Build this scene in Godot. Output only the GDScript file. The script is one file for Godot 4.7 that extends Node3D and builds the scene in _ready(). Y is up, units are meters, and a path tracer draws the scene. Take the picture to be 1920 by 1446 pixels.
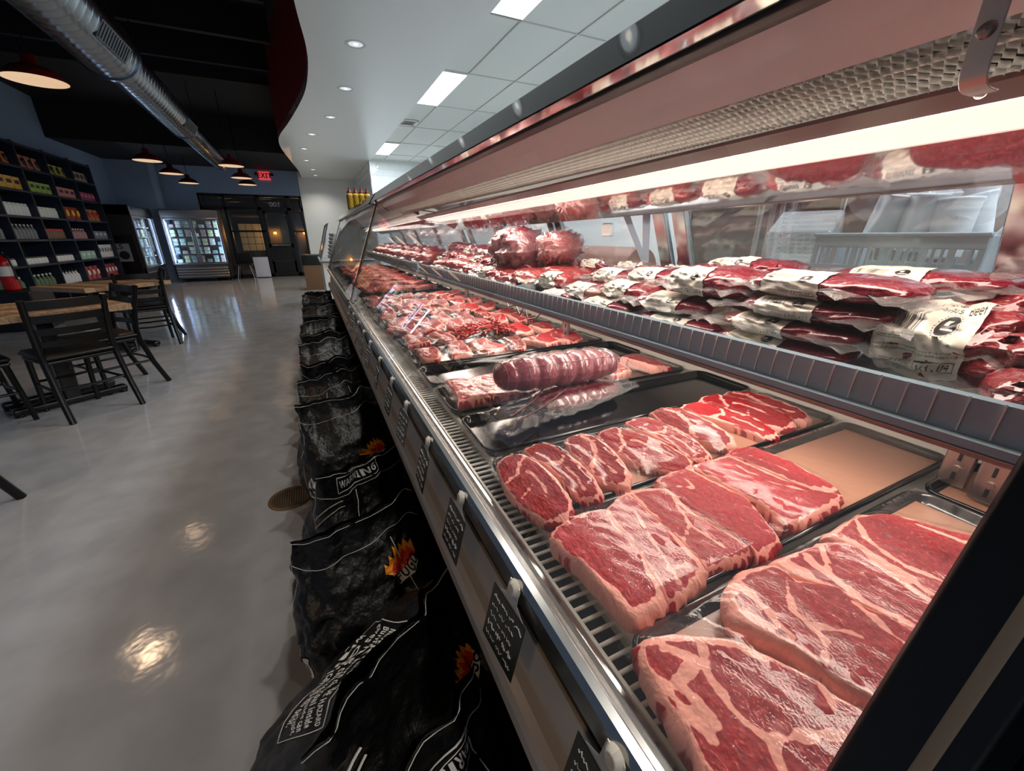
extends Node3D
# A butcher's shop: meat case on the right, charcoal bags along its foot, dining corner on the left.

var M := {}
const ORD := ["first", "second", "third", "fourth", "fifth", "sixth", "seventh", "eighth", "ninth", "tenth", "eleventh", "twelfth", "thirteenth", "fourteenth", "fifteenth", "sixteenth", "seventeenth", "eighteenth", "nineteenth", "twentieth", "twenty-first", "twenty-second", "twenty-third", "twenty-fourth"]
var count_of := {}

class MB:
	var v := PackedVector3Array()
	var uv := PackedVector2Array()
	var ix := PackedInt32Array()
	func p(a: Vector3, t := Vector2.ZERO) -> int:
		v.append(a)
		uv.append(t)
		return v.size() - 1
	func tri(a: int, b: int, c: int) -> void:
		ix.append(a)
		ix.append(c)
		ix.append(b)
	func quad(a: Vector3, b: Vector3, c: Vector3, d: Vector3, ta := Vector2(0, 1), tb := Vector2(1, 1), tc := Vector2(1, 0), td := Vector2(0, 0)) -> void:
		var i := p(a, ta)
		p(b, tb)
		p(c, tc)
		p(d, td)
		tri(i, i + 1, i + 2)
		tri(i, i + 2, i + 3)
	func out(ids: Array, c: Vector3) -> void:
		var n := (v[ids[1]] - v[ids[0]]).cross(v[ids[2]] - v[ids[0]])
		var mid := Vector3.ZERO
		for k in ids: mid += v[k] / ids.size()
		if n.dot(mid - c) < 0: ids.reverse()
		for k in range(1, ids.size() - 1): tri(ids[0], ids[k], ids[k + 1])
	func box(c: Vector3, s: Vector3, bev := 0.0, B := Basis()) -> void:
		var h := s / 2.0
		if bev <= 0.0:
			for ax in 3:
				for sg in [-1.0, 1.0]:
					var u := (ax + 1) % 3
					var w := (ax + 2) % 3
					var ids := []
					for q in [[-1, -1], [1, -1], [1, 1], [-1, 1]]:
						var a := Vector3.ZERO
						a[ax] = sg * h[ax]
						a[u] = q[0] * h[u]
						a[w] = q[1] * h[w]
						ids.append(p(c + B * a, Vector2(a[u], a[w])))
					out(ids, c)
			return
		bev = minf(bev, minf(h.x, minf(h.y, h.z)) * 0.98)
		var k := {}
		for sx in [-1, 1]:
			for sy in [-1, 1]:
				for sz in [-1, 1]:
					var sg := Vector3(sx, sy, sz)
					for ax in 3:
						var a := Vector3.ZERO
						for e in 3: a[e] = sg[e] * (h[e] if e == ax else h[e] - bev)
						k[[ax, sx, sy, sz]] = p(c + B * a, Vector2(a[(ax + 1) % 3], a[(ax + 2) % 3]))
					out([k[[0, sx, sy, sz]], k[[1, sx, sy, sz]], k[[2, sx, sy, sz]]], c)
		for a in [-1, 1]:
			out([k[[0, a, -1, -1]], k[[0, a, 1, -1]], k[[0, a, 1, 1]], k[[0, a, -1, 1]]], c)
			out([k[[1, -1, a, -1]], k[[1, 1, a, -1]], k[[1, 1, a, 1]], k[[1, -1, a, 1]]], c)
			out([k[[2, -1, -1, a]], k[[2, 1, -1, a]], k[[2, 1, 1, a]], k[[2, -1, 1, a]]], c)
			for b in [-1, 1]:
				out([k[[0, a, b, -1]], k[[0, a, b, 1]], k[[1, a, b, 1]], k[[1, a, b, -1]]], c)
				out([k[[1, -1, a, b]], k[[1, 1, a, b]], k[[2, 1, a, b]], k[[2, -1, a, b]]], c)
				out([k[[0, a, -1, b]], k[[0, a, 1, b]], k[[2, a, 1, b]], k[[2, a, -1, b]]], c)
	func tube(path: Array, r, n := 8, caps := true, squash := 1.0) -> void:
		var prev := Vector3.ZERO
		var rings := []
		for i in path.size():
			var t: Vector3 = (path[mini(i + 1, path.size() - 1)] - path[maxi(i - 1, 0)]).normalized()
			var s := Vector3.UP.cross(t) if prev == Vector3.ZERO else prev - t * prev.dot(t)
			if s.length() < 0.01: s = Vector3.RIGHT.cross(t)
			s = s.normalized()
			prev = s
			var w := t.cross(s)
			var rad: float = r[i] if r is Array else r
			var ring := []
			for k in n + 1:
				var a := TAU * k / n
				ring.append(p(path[i] + (s * cos(a) + w * sin(a) * squash) * rad, Vector2(float(k) / n, float(i) / maxf(1.0, path.size() - 1))))
			rings.append(ring)
		for i in path.size() - 1:
			for k in n:
				tri(rings[i][k], rings[i][k + 1], rings[i + 1][k + 1])
				tri(rings[i][k], rings[i + 1][k + 1], rings[i + 1][k])
		if caps:
			for e in [0, path.size() - 1]:
				var c := p(path[e])
				var base := []
				for k in n: base.append(p(v[rings[e][k]]))
				for k in n:
					if e == 0: tri(c, base[(k + 1) % n], base[k])
					else: tri(c, base[k], base[(k + 1) % n])
	func lathe(prof: Array, n := 24, xf := Transform3D()) -> void:
		var rings := []
		for i in prof.size():
			var ring := []
			for k in n + 1:
				var a := TAU * k / n
				ring.append(p(xf * Vector3(prof[i].x * cos(a), prof[i].y, -prof[i].x * sin(a)), Vector2(float(k) / n, float(i) / (prof.size() - 1))))
			rings.append(ring)
		for i in prof.size() - 1:
			for k in n:
				tri(rings[i][k], rings[i][k + 1], rings[i + 1][k + 1])
				tri(rings[i][k], rings[i + 1][k + 1], rings[i + 1][k])
	func grid(nu: int, nv: int, f: Callable, flip := false) -> void:
		var b := v.size()
		for j in nv + 1:
			for i in nu + 1:
				p(f.call(float(i) / nu, float(j) / nv), Vector2(float(i) / nu, float(j) / nv))
		for j in nv:
			for i in nu:
				var a := b + j * (nu + 1) + i
				if flip:
					tri(a, a + nu + 2, a + 1)
					tri(a, a + nu + 1, a + nu + 2)
				else:
					tri(a, a + 1, a + nu + 2)
					tri(a, a + nu + 2, a + nu + 1)
	func prism(poly: PackedVector2Array, h: float, xf := Transform3D()) -> void:
		# polygon in local x, y; thickness along local z from 0 to h
		if Geometry2D.is_polygon_clockwise(poly): poly.reverse()
		var t := Geometry2D.triangulate_polygon(poly)
		for e in [0.0, h]:
			var b := v.size()
			for q in poly: p(xf * Vector3(q.x, q.y, e), q)
			for k in range(0, t.size(), 3):
				var a := [t[k], t[k + 1], t[k + 2]]
				if (poly[a[1]] - poly[a[0]]).cross(poly[a[2]] - poly[a[0]]) < 0: a.reverse()
				if e > 0.0: tri(b + a[0], b + a[1], b + a[2])
				else: tri(b + a[0], b + a[2], b + a[1])
		for k in poly.size():
			var q := poly[k]
			var r := poly[(k + 1) % poly.size()]
			quad(xf * Vector3(q.x, q.y, 0), xf * Vector3(r.x, r.y, 0), xf * Vector3(r.x, r.y, h), xf * Vector3(q.x, q.y, h))
	func extr(prof: Array, z0: float, z1: float) -> void:
		# closed profile in x, y, drawn from z0 to z1
		var poly := PackedVector2Array(prof)
		prism(poly, z1 - z0, Transform3D(Basis(), Vector3(0, 0, z0)))
	func mesh() -> ArrayMesh:
		var nr := PackedVector3Array()
		nr.resize(v.size())
		for k in range(0, ix.size(), 3):
			var a := ix[k]
			var b := ix[k + 1]
			var c := ix[k + 2]
			var n := (v[c] - v[a]).cross(v[b] - v[a])
			nr[a] += n
			nr[b] += n
			nr[c] += n
		for k in nr.size(): nr[k] = nr[k].normalized() if nr[k].length_squared() > 0 else Vector3.UP
		var arr := []
		arr.resize(Mesh.ARRAY_MAX)
		arr[Mesh.ARRAY_VERTEX] = v
		arr[Mesh.ARRAY_NORMAL] = nr
		arr[Mesh.ARRAY_TEX_UV] = uv
		arr[Mesh.ARRAY_INDEX] = ix
		var m := ArrayMesh.new()
		m.add_surface_from_arrays(Mesh.PRIMITIVE_TRIANGLES, arr)
		return m

func numbered(n: String) -> String:
	var k: int = count_of.get(n, 0)
	count_of[n] = k + 1
	return n if k == 0 else "%s_%03d" % [n, k]

func obj(called: String, m, mat: Material, parent: Node = self) -> MeshInstance3D:
	var o := MeshInstance3D.new()
	o.name = numbered(called) if parent == self else called
	o.mesh = m.mesh() if m is MB else m
	o.material_override = mat
	parent.add_child(o, true)
	return o

func tag(o: Node, label: String, category: String, group := "", kind := "") -> Node:
	if label: o.set_meta("label", label)
	if category: o.set_meta("category", category)
	if group: o.set_meta("group", group)
	if kind: o.set_meta("kind", kind)
	return o

func thing(called: String, label: String, category: String, at := Vector3.ZERO, turn := 0.0, group := "") -> Node3D:
	var o := Node3D.new()
	o.name = numbered(called)
	add_child(o)
	o.position = at
	o.rotation.y = turn
	tag(o, label, category, group)
	return o

func struct(called: String, m, mat: Material, parent: Node = self) -> MeshInstance3D:
	var o := obj(called, m, mat, parent)
	if parent == self: o.set_meta("kind", "structure")
	return o

func dup(root: Node3D, at: Vector3, turn := 0.0, label := "", group := "") -> Node3D:
	var r: Node3D = root.duplicate()
	var base := String(root.name).rstrip("0123456789").rstrip("_")
	r.name = numbered(base)
	add_child(r)
	r.position = at
	r.rotation.y = turn
	if label: r.set_meta("label", label)
	if group: r.set_meta("group", group)
	return r

func mat(c: Color, rough := 0.5, metal := 0.0, coat := 0.0) -> StandardMaterial3D:
	var m := StandardMaterial3D.new()
	m.albedo_color = c
	m.roughness = rough
	m.metallic = metal
	if coat > 0:
		m.clearcoat_enabled = true
		m.clearcoat = coat
		m.clearcoat_roughness = 0.05
	return m

func glow(c: Color, e: float) -> StandardMaterial3D:
	var m := mat(Color(0.8, 0.8, 0.8), 0.4)
	m.emission_enabled = true
	m.emission = c
	m.emission_energy_multiplier = e
	return m

func pane(c: Color, a: float, rough := 0.02) -> StandardMaterial3D:
	var m := mat(Color(c.r, c.g, c.b, a), rough)
	m.transparency = BaseMaterial3D.TRANSPARENCY_ALPHA
	m.cull_mode = BaseMaterial3D.CULL_DISABLED
	return m

func noise(f: float, sd := 1, oct := 4, kind := FastNoiseLite.TYPE_SIMPLEX_SMOOTH, fr := FastNoiseLite.FRACTAL_FBM) -> FastNoiseLite:
	var n := FastNoiseLite.new()
	n.seed = sd
	n.frequency = f
	n.noise_type = kind
	n.fractal_type = fr
	n.fractal_octaves = oct
	return n

func noise_tex(n: FastNoiseLite, size := 256, normal := false, strength := 4.0, ramp: Gradient = null) -> NoiseTexture2D:
	var t := NoiseTexture2D.new()
	t.width = size
	t.height = size
	t.seamless = true
	t.noise = n
	if normal:
		t.as_normal_map = true
		t.bump_strength = strength
	if ramp: t.color_ramp = ramp
	return t

func ramp(offs: Array, cols: Array) -> Gradient:
	var g := Gradient.new()
	g.offsets = PackedFloat32Array(offs)
	g.colors = PackedColorArray(cols)
	return g

func area(at: Vector3, face: Vector3, size: Vector2, c: Color, e: float, called: String) -> void:
	var l := AreaLight3D.new()
	l.name = called
	l.area_size = size
	l.light_color = c
	l.light_energy = e
	l.area_range = 30.0
	l.shadow_enabled = true
	add_child(l, true)
	var up := Vector3.UP if absf(face.normalized().y) < 0.9 else Vector3(0, 0, 1)
	l.look_at_from_position(at, at + face, up)
	if called == "case_lamp_front": l.rotate_object_local(Vector3(0, 0, 1), -0.012)

func _ready() -> void:
	var cam := Camera3D.new()
	cam.name = "camera"
	add_child(cam)
	cam.position = Vector3(0, 1.25, 0)
	cam.rotation = Vector3(-0.358589, -0.445452, -0.003978)
	cam.fov = 88.05
	cam.near = 0.01
	cam.far = 60.0
	cam.current = true
	var we := WorldEnvironment.new()
	we.name = "environment"
	var env := Environment.new()
	env.background_mode = Environment.BG_COLOR
	env.background_color = Color(0.01, 0.012, 0.02)
	env.tonemap_mode = Environment.TONE_MAPPER_LINEAR
	env.tonemap_exposure = 1.15
	env.sdfgi_enabled = true
	env.ssao_enabled = true
	env.ssil_enabled = true
	we.environment = env
	add_child(we)
	# the lamps that light large surfaces: ceiling panels over the counter; the case lamps
	for z in [-10.3, -6.1, -3.33, 0.0, 2.3]:
		area(Vector3(1.85, 3.035, z), Vector3.DOWN, Vector2(0.3, 1.25), Color(0.93, 0.97, 1.0), 5.6, "panel_lamp")
	area(Vector3(0.815, 1.356, -1.53), Vector3(-0.12, -1, 0.012), Vector2(0.13, 2.9), Color(1.0, 0.93, 0.87), 1.75, "case_lamp")
	area(Vector3(0.815, 1.33, -4.85), Vector3(-0.12, -1, 0), Vector2(0.13, 3.3), Color(1.0, 0.93, 0.86), 1.5, "case_lamp")
	area(Vector3(0.757, 1.372, -1.53), Vector3(-1, 0.02, 0.0), Vector2(2.9, 0.006), Color(1.0, 0.93, 0.88), 0.36, "case_lamp_front")
	area(Vector3(0.757, 1.345, -4.85), Vector3(-1, 0.02, 0.0), Vector2(3.3, 0.006), Color(1.0, 0.93, 0.88), 0.25, "case_lamp_front")
	area(Vector3(0.75, 0.988, -1.53), Vector3(0.15, -1, 0), Vector2(0.03, 2.9), Color(1.0, 0.95, 0.9), 0.55, "shelf_lamp")
	area(Vector3(0.75, 0.988, -4.85), Vector3(0.15, -1, 0), Vector2(0.03, 3.3), Color(1.0, 0.95, 0.9), 0.5, "shelf_lamp")
	materials()
	case_materials()
	shell()
	meat_textures()
	case_unit(-3.02, -0.036, true)
	case_unit(-6.6, -3.10, false)
	trays()
	shelf_packs()
	price_tags()
	back_room()
	charcoal()
	dining()
	lamps()
	left_side()
	far_end()
	small_things()

func materials() -> void:
	M.black = mat(Color(0.035, 0.035, 0.04), 0.35)
	M.matte_black = mat(Color(0.03, 0.03, 0.034), 0.8)
	M.gloss_black = mat(Color(0.02, 0.02, 0.022), 0.04)
	M.gloss_black.metallic_specular = 0.3
	M.steel = mat(Color(0.72, 0.72, 0.71), 0.28, 1.0)
	M.mirror = mat(Color(0.9, 0.88, 0.87), 0.07, 1.0)
	M.satin = mat(Color(0.66, 0.62, 0.6), 0.34, 1.0)
	M.alu = mat(Color(0.78, 0.78, 0.77), 0.22, 1.0)
	M.galv = mat(Color(0.6, 0.64, 0.68), 0.2, 1.0)
	M.white = mat(Color(0.86, 0.86, 0.84), 0.35)
	M.wire = mat(Color(0.9, 0.9, 0.87), 0.3)
	M.cream = mat(Color(0.87, 0.85, 0.8), 0.4)
	M.clear = pane(Color(0.98, 0.99, 1.0), 0.05)
	M.glass = pane(Color(0.97, 1.0, 0.99), 0.02, 0.0)
	M.smoke = pane(Color(0.3, 0.32, 0.33), 0.25, 0.02)
	M.red = mat(Color(0.5, 0.05, 0.07), 0.5)
	M.dark_red = mat(Color(0.36, 0.05, 0.06), 0.35)
	M.brass = mat(Color(0.42, 0.34, 0.24), 0.4, 0.6)
	M.can = glow(Color(0.88, 0.93, 0.96), 0.55)
	M.warm_window = glow(Color(0.45, 0.36, 0.16), 0.28)
	M.clear_plastic = pane(Color(0.92, 0.96, 0.98), 0.22, 0.06)
	M.screen = glow(Color(0.35, 0.03, 0.03), 0.5)
	M.brown = mat(Color(0.42, 0.3, 0.2), 0.7)
	M.paper = mat(Color(0.93, 0.91, 0.86), 0.6)
	M.ink = mat(Color(0.03, 0.03, 0.03), 0.6)
	M.white_ink = mat(Color(0.92, 0.92, 0.9), 0.5)
	M.thread = mat(Color(0.9, 0.9, 0.88), 0.6)
	var film := pane(Color(1, 1, 1), 0.02, 0.0)
	film.normal_enabled = true
	film.normal_texture = noise_tex(noise(0.035, 5, 3), 512, true, 6.0)
	film.normal_scale = 0.13
	film.uv1_scale = Vector3(13, 13, 13)
	film.metallic_specular = 0.38
	M.film = film
	var bagf := pane(Color(1, 1, 1), 0.05, 0.02)
	bagf.normal_enabled = true
	bagf.normal_texture = film.normal_texture
	bagf.normal_scale = 0.6
	bagf.uv1_scale = Vector3(5, 5, 5)
	bagf.metallic_specular = 0.38
	M.bag_film = bagf
	# grey poured floor, glossy, with slight unevenness
	var fl := mat(Color(0.6, 0.6, 0.605), 0.1)
	fl.normal_enabled = true
	fl.normal_texture = noise_tex(noise(0.012, 9, 4), 512, true, 1.6)
	fl.normal_scale = 0.22
	fl.uv1_triplanar = true
	fl.uv1_world_triplanar = true
	fl.uv1_scale = Vector3(1.1, 1.1, 1.1)
	fl.albedo_texture = noise_tex(noise(0.006, 4, 4), 512, false, 1, ramp([0.2, 0.8], [Color(0.93, 0.93, 0.93), Color(1, 1, 1)]))
	M.floor = fl
	M.wall = mat(Color(0.52, 0.6, 0.71), 0.7)
	M.soffit = mat(Color(0.92, 0.93, 0.92), 0.32)
	M.tile_ceiling = mat(Color(0.92, 0.94, 0.92), 0.6)
	M.tile = mat(Color(0.9, 0.92, 0.92), 0.08)
	M.black_ceiling = mat(Color(0.045, 0.047, 0.055), 0.7)
	# woven black plastic of the charcoal bags
	var wv := mat(Color(0.05, 0.05, 0.052), 0.42)
	wv.normal_enabled = true
	wv.normal_texture = noise_tex(noise(0.018, 21, 5), 512, true, 7.0)
	wv.normal_scale = 1.1
	wv.uv1_triplanar = true
	wv.uv1_scale = Vector3(3.2, 3.2, 3.2)
	M.bag = wv
	# butcher-block table tops
	var wd := mat(Color(1, 1, 1), 0.4)
	var wn := noise(0.02, 31, 3)
	wd.albedo_texture = noise_tex(wn, 256, false, 1, ramp([0.1, 0.5, 0.9], [Color(0.46, 0.36, 0.27), Color(0.64, 0.51, 0.38), Color(0.75, 0.63, 0.48)]))
	wd.uv1_triplanar = true
	wd.uv1_scale = Vector3(0.8, 6, 9)
	M.wood = wd
	M.pale_wood = wd.duplicate()
	M.pale_wood.albedo_color = Color(1.0, 0.98, 0.95)
	M.tan_wood = wd.duplicate()
	M.tan_wood.albedo_color = Color(0.8, 0.76, 0.74)
	M.board = mat(Color(0.66, 0.47, 0.38), 0.3)
	M.tray = mat(Color(0.03, 0.032, 0.034), 0.12)

func wall(called: String, c: Vector3, s: Vector3, m: Material) -> MeshInstance3D:
	var b := MB.new()
	b.box(c, s)
	return struct(called, b, m)

func shell() -> void:
	wall("floor", Vector3(-0.5, -0.05, -6.2), Vector3(8.6, 0.1, 19.6), M.floor)
	wall("wall_left", Vector3(-4.65, 2.0, -6.0), Vector3(0.16, 4.2, 19.0), M.wall)
	wall("wall_corner", Vector3(-4.13, 2.0, -15.48), Vector3(0.9, 4.2, 0.16), M.wall)
	# the far wall, with the entrance left open
	var fw := MB.new()
	fw.box(Vector3(-3.2, 2.0, -15.93), Vector3(0.84, 4.2, 0.16))
	fw.box(Vector3(-1.4, 3.3, -15.93), Vector3(2.78, 1.62, 0.16))
	struct("wall_far", fw, M.wall)
	# rounded corner of the wall, a quarter column
	var col := MB.new()
	col.tube([Vector3(-3.72, 0, -15.6), Vector3(-3.72, 4.0, -15.6)], 0.17, 20)
	struct("wall_rounded_corner", col, M.wall)
	wall("wall_counter_far", Vector3(0.86, 2.0, -15.93), Vector3(1.76, 4.2, 0.16), M.soffit)
	wall("wall_right", Vector3(3.4, 2.0, -4.2), Vector3(0.16, 4.2, 15.2), M.soffit)
	wall("wall_back", Vector3(-0.6, 2.0, 3.5), Vector3(8.2, 4.2, 0.16), M.wall)
	# glossy white tiles behind the counter
	var tw := wall("wall_tiled", Vector3(2.5, 1.9, -13.8), Vector3(1.66, 3.8, 4.1), M.soffit)
	var tm := MB.new()
	tm.box(Vector3.ZERO, Vector3(0.296, 0.146, 0.012), 0.003)
	var tmesh := tm.mesh()
	for r in 14:
		for c in 6:
			var o := obj("tile", tmesh, M.tile, tw)
			o.position = Vector3(1.82 + c * 0.3 + (0.15 if r % 2 else 0.0) + 0.01, 0.98 + r * 0.15, -11.746)
	for r in 14:
		for c in 12:
			var o := obj("tile", tmesh, M.tile, tw)
			o.rotation.y = -PI / 2
			o.position = Vector3(1.664, 0.98 + r * 0.15, -11.93 - c * 0.3 - (0.15 if r % 2 else 0.0))
	# black ceilings: high near us with beams, lower beyond the bulkhead
	wall("ceiling", Vector3(-0.6, 4.45, -3.2), Vector3(8.2, 0.1, 13.8), M.black_ceiling)
	wall("ceiling_mid", Vector3(-2.4, 3.96, -11.4), Vector3(4.6, 0.12, 2.72), M.black_ceiling)
	wall("ceiling_low", Vector3(-2.2, 3.55, -14.3), Vector3(5.0, 0.7, 3.16), M.black_ceiling)
	for k in 9:
		var bm := wall("trim_beam", Vector3(-2.3, 4.2, -9.6 + k * 1.25), Vector3(4.5, 0.4, 0.09), M.black_ceiling)
		bm.set_meta("label", "black painted ceiling beam")
	# the white soffit with its wavy edge and dark red fascia
	var edge := [Vector2(0.3, 3.4), Vector2(0.26, 1.5), Vector2(0.2, -0.5), Vector2(0.155, -2.2), Vector2(0.15, -3.4), Vector2(0.19, -4.4), Vector2(0.275, -5.3), Vector2(0.295, -5.9), Vector2(0.265, -6.7), Vector2(0.17, -7.5), Vector2(0.0, -8.6), Vector2(-0.16, -9.5), Vector2(-0.225, -10.1), Vector2(-0.23, -10.8), Vector2(-0.18, -11.6), Vector2(-0.06, -13.0), Vector2(0.06, -14.5), Vector2(0.1, -15.85)]
	var cv := Curve2D.new()
	for k in edge.size():
		var t: Vector2 = (edge[mini(k + 1, edge.size() - 1)] - edge[maxi(k - 1, 0)]) / 6.0
		cv.add_point(edge[k], -t, t)
	var pts := cv.tessellate_even_length(6, 0.16)
	var poly := PackedVector2Array()
	for q in pts: poly.append(Vector2(q.x, -q.y))
	poly.append(Vector2(1.7, 15.85))
	poly.append(Vector2(1.7, -3.4))
	var so := MB.new()
	so.prism(poly, 0.1, Transform3D(Basis(Vector3(1, 0, 0), Vector3(0, 0, -1), Vector3(0, 1, 0)), Vector3(0, 3.03, 0)))
	var soff := struct("ceiling_soffit", so, M.soffit)
	var fa := MB.new()
	for s in [0.0, 0.02]:
		for k in pts.size() - 1:
			var a := pts[k]
			var b := pts[k + 1]
			var o := Vector3(s, 0, 0)
			if s == 0.0: fa.quad(Vector3(b.x, 3.035, b.y), Vector3(a.x, 3.035, a.y), Vector3(a.x, 4.44, a.y), Vector3(b.x, 4.44, b.y))
			else: fa.quad(Vector3(a.x, 3.1, a.y) + o, Vector3(b.x, 3.1, b.y) + o, Vector3(b.x, 4.44, b.y) + o, Vector3(a.x, 4.44, a.y) + o)
	obj("fascia", fa, M.red, soff)
	# panel ceiling over the counter
	var tc := wall("ceiling_panels", Vector3(2.55, 3.14, -4.2), Vector3(1.7, 0.06, 15.2), M.tile_ceiling)
	var widths := [[1.705, 0.33], [2.04, 0.61], [2.655, 0.61]]
	for i in range(-8, 4):
		for w in 3:
			if w == 0 and i in [-7, -4, -2, 1]: continue
			var t := MB.new()
			t.box(Vector3(widths[w][0] + widths[w][1] / 2, 3.085, -1.28 + i * 1.38 + 0.69), Vector3(widths[w][1] - 0.008, 0.03, 1.372), 0.003)
			obj("ceiling_panel", t, M.tile_ceiling, tc)
	var gr := MB.new()
	for x in [1.7, 2.035, 2.65, 3.27]: gr.box(Vector3(x, 3.07, -4.3), Vector3(0.012, 0.02, 14.8))
	for i in range(-8, 5): gr.box(Vector3(2.48, 3.07, -1.28 + i * 1.38), Vector3(1.58, 0.02, 0.012))
	obj("grid_bar", gr, M.white, tc)

# ---------------------------------------------------------------- meat
var warp := PackedFloat32Array()
var marb := PackedFloat32Array()
var fine := PackedFloat32Array()
const NS := 512

func floats(n: FastNoiseLite) -> PackedFloat32Array:
	var im := n.get_seamless_image(NS, NS, false, false, 0.1, true)
	im.convert(Image.FORMAT_RF)
	return im.get_data().to_float32_array()

func smooth_poly(q: Array, n: int) -> PackedVector2Array:
	# closed Catmull-Rom through the corners [x, z, x, z, ...] in millimetres
	var c := []
	for k in range(0, q.size(), 2): c.append(Vector2(q[k], q[k + 1]) / 1000.0)
	var r := PackedVector2Array()
	var m := c.size()
	for k in n:
		var t := float(k) * m / n
		var i := int(t)
		var f := t - i
		var a: Vector2 = c[(i + m - 1) % m]
		var b: Vector2 = c[i % m]
		var d: Vector2 = c[(i + 1) % m]
		var e: Vector2 = c[(i + 2) % m]
		r.append(b.lerp(d, f * f * (3 - 2 * f)).lerp(b.cubic_interpolate(d, a, e, f), 0.6))
	return r

func meat_tex(poly: PackedVector2Array, seams: Array, size: int, sd: int, rim := 0.005, fat_side := Vector2.ZERO, lean := Color(0.66, 0.16, 0.19), dark := Color(0.52, 0.09, 0.13), fat := Color(0.95, 0.69, 0.63), marble := 1.0) -> Image:
	# lean inside, fat along the rim and the seams, marbling through the lean
	var lo := poly[0]
	var hi := poly[0]
	for q in poly:
		lo = lo.min(q)
		hi = hi.max(q)
	lo -= Vector2(0.004, 0.004)
	hi += Vector2(0.004, 0.004)
	var L := 56
	var low := PackedFloat32Array()
	low.resize(L * L)
	var np := poly.size()
	for j in L:
		for i in L:
			var q := lo + (hi - lo) * Vector2((i + 0.5) / L, (j + 0.5) / L)
			var d := 1.0
			var extra := 0.0
			for k in range(0, np, 2):
				var a := poly[k]
				var b := poly[(k + 2) % np]
				var e := Geometry2D.get_closest_point_to_segment(q, a, b)
				var dd := q.distance_to(e)
				if dd < d:
					d = dd
					if fat_side != Vector2.ZERO: extra = maxf(0.0, (e).normalized().dot(fat_side.normalized()) - 0.35) * fat_side.length()
			if not Geometry2D.is_point_in_polygon(q, poly): d = -d
			d -= rim + extra
			for s in seams:
				var w: float = s[0]
				for k in range(1, s.size() - 2, 2):
					var a := Vector2(s[k], s[k + 1]) / 1000.0
					var b := Vector2(s[k + 2], s[k + 3]) / 1000.0 if k + 3 < s.size() else a
					d = minf(d, q.distance_to(Geometry2D.get_closest_point_to_segment(q, a, b)) - w)
			low[j * L + i] = d * 1000.0
	var im := Image.create_from_data(L, L, false, Image.FORMAT_RF, low.to_byte_array())
	im.resize(size, size, Image.INTERPOLATE_CUBIC)
	var D := im.get_data().to_float32_array()
	var out := PackedByteArray()
	out.resize(size * size * 3)
	var ox := (sd * 131) % NS
	var oy := (sd * 277) % NS
	var sc := (hi - lo).y / 0.2 * NS / size
	var k := 0
	for j in size:
		var row := (int(j * sc) + oy) % NS * NS
		for i in size:
			var at := row + (int(i * sc) + ox) % NS
			var d := D[j * size + i] + (warp[at] - 0.5) * 9.0
			var f := clampf(0.5 - d * 0.9, 0.0, 1.0)
			var g := fine[at]
			var v := clampf((marb[(int(j * sc * 0.8) + oy) % NS * NS + (int(i * sc * 1.9) + ox) % NS] - 0.74) * 6.0, 0.0, 1.0) * marble * clampf(0.35 + d * 0.15, 0.0, 1.0)
			f = maxf(f, v * 0.55)
			var dk := clampf(0.2 + (warp[(at * 3 + 7777) % (NS * NS)] - 0.5) * 1.6 + (g - 0.5) * 0.9, 0.0, 1.0)
			var tone := lerpf(0.82 + g * 0.36, 0.96 + g * 0.08, f)
			out[k] = int(clampf((lerpf(lerpf(lean.r, dark.r, dk), fat.r, f)) * tone, 0, 1) * 255)
			out[k + 1] = int(clampf((lerpf(lerpf(lean.g, dark.g, dk), fat.g, f)) * tone, 0, 1) * 255)
			out[k + 2] = int(clampf((lerpf(lerpf(lean.b, dark.b, dk), fat.b, f)) * tone, 0, 1) * 255)
			k += 3
	return Image.create_from_data(size, size, false, Image.FORMAT_RGB8, out)

func steak_mesh(poly: PackedVector2Array, h: float, sd: int) -> ArrayMesh:
	# top at y = 0, bottom at y = -h; uv laid over the outline from above
	var lo := poly[0]
	var hi := poly[0]
	for q in poly:
		lo = lo.min(q)
		hi = hi.max(q)
	lo -= Vector2(0.004, 0.004)
	hi += Vector2(0.004, 0.004)
	if Geometry2D.is_polygon_clockwise(poly): poly.reverse()
	var n := poly.size()
	var b := MB.new()
	var nz := noise(14.0, sd, 2)
	var rings := [[1.0, -h, 0.94], [1.0, -h * 0.8, 1.02], [1.0, -h * 0.42, 1.05], [1.0, -h * 0.16, 1.025], [1.0, -0.0015, 0.97], [0.93, 0.0012, 0.93], [0.84, 0.0018, 0.84], [0.72, 0.002, 0.72], [0.6, 0.002, 0.6], [0.48, 0.002, 0.48], [0.36, 0.002, 0.36], [0.24, 0.0022, 0.24], [0.12, 0.0022, 0.12], [0.0, 0.0022, 0.0]]
	for r in rings.size():
		for k in n + 1:
			var q := poly[k % n] * float(rings[r][2])
			var y: float = rings[r][1]
			if r >= 4: y += nz.get_noise_2d(q.x * 2.0, q.y * 2.0) * 0.0022
			elif r > 0: q *= 1.0 + nz.get_noise_3d(q.x * 5, y * 9, q.y * 5) * 0.06
			var u := poly[k % n] * (float(rings[r][0]) if r >= 4 else 0.9 + 0.014 * r)
			if r >= 5: u = q
			b.p(Vector3(q.x, y, q.y), (u - lo) / (hi - lo))
	for r in rings.size() - 1:
		for k in n:
			var a := r * (n + 1) + k
			b.tri(a, a + n + 1, a + n + 2)
			b.tri(a, a + n + 2, a + 1)
	var bot := b.p(Vector3(0, -h, 0), Vector2(0.5, 0.5))
	for k in n: b.tri(bot, k, k + 1)
	return b.mesh()

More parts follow.
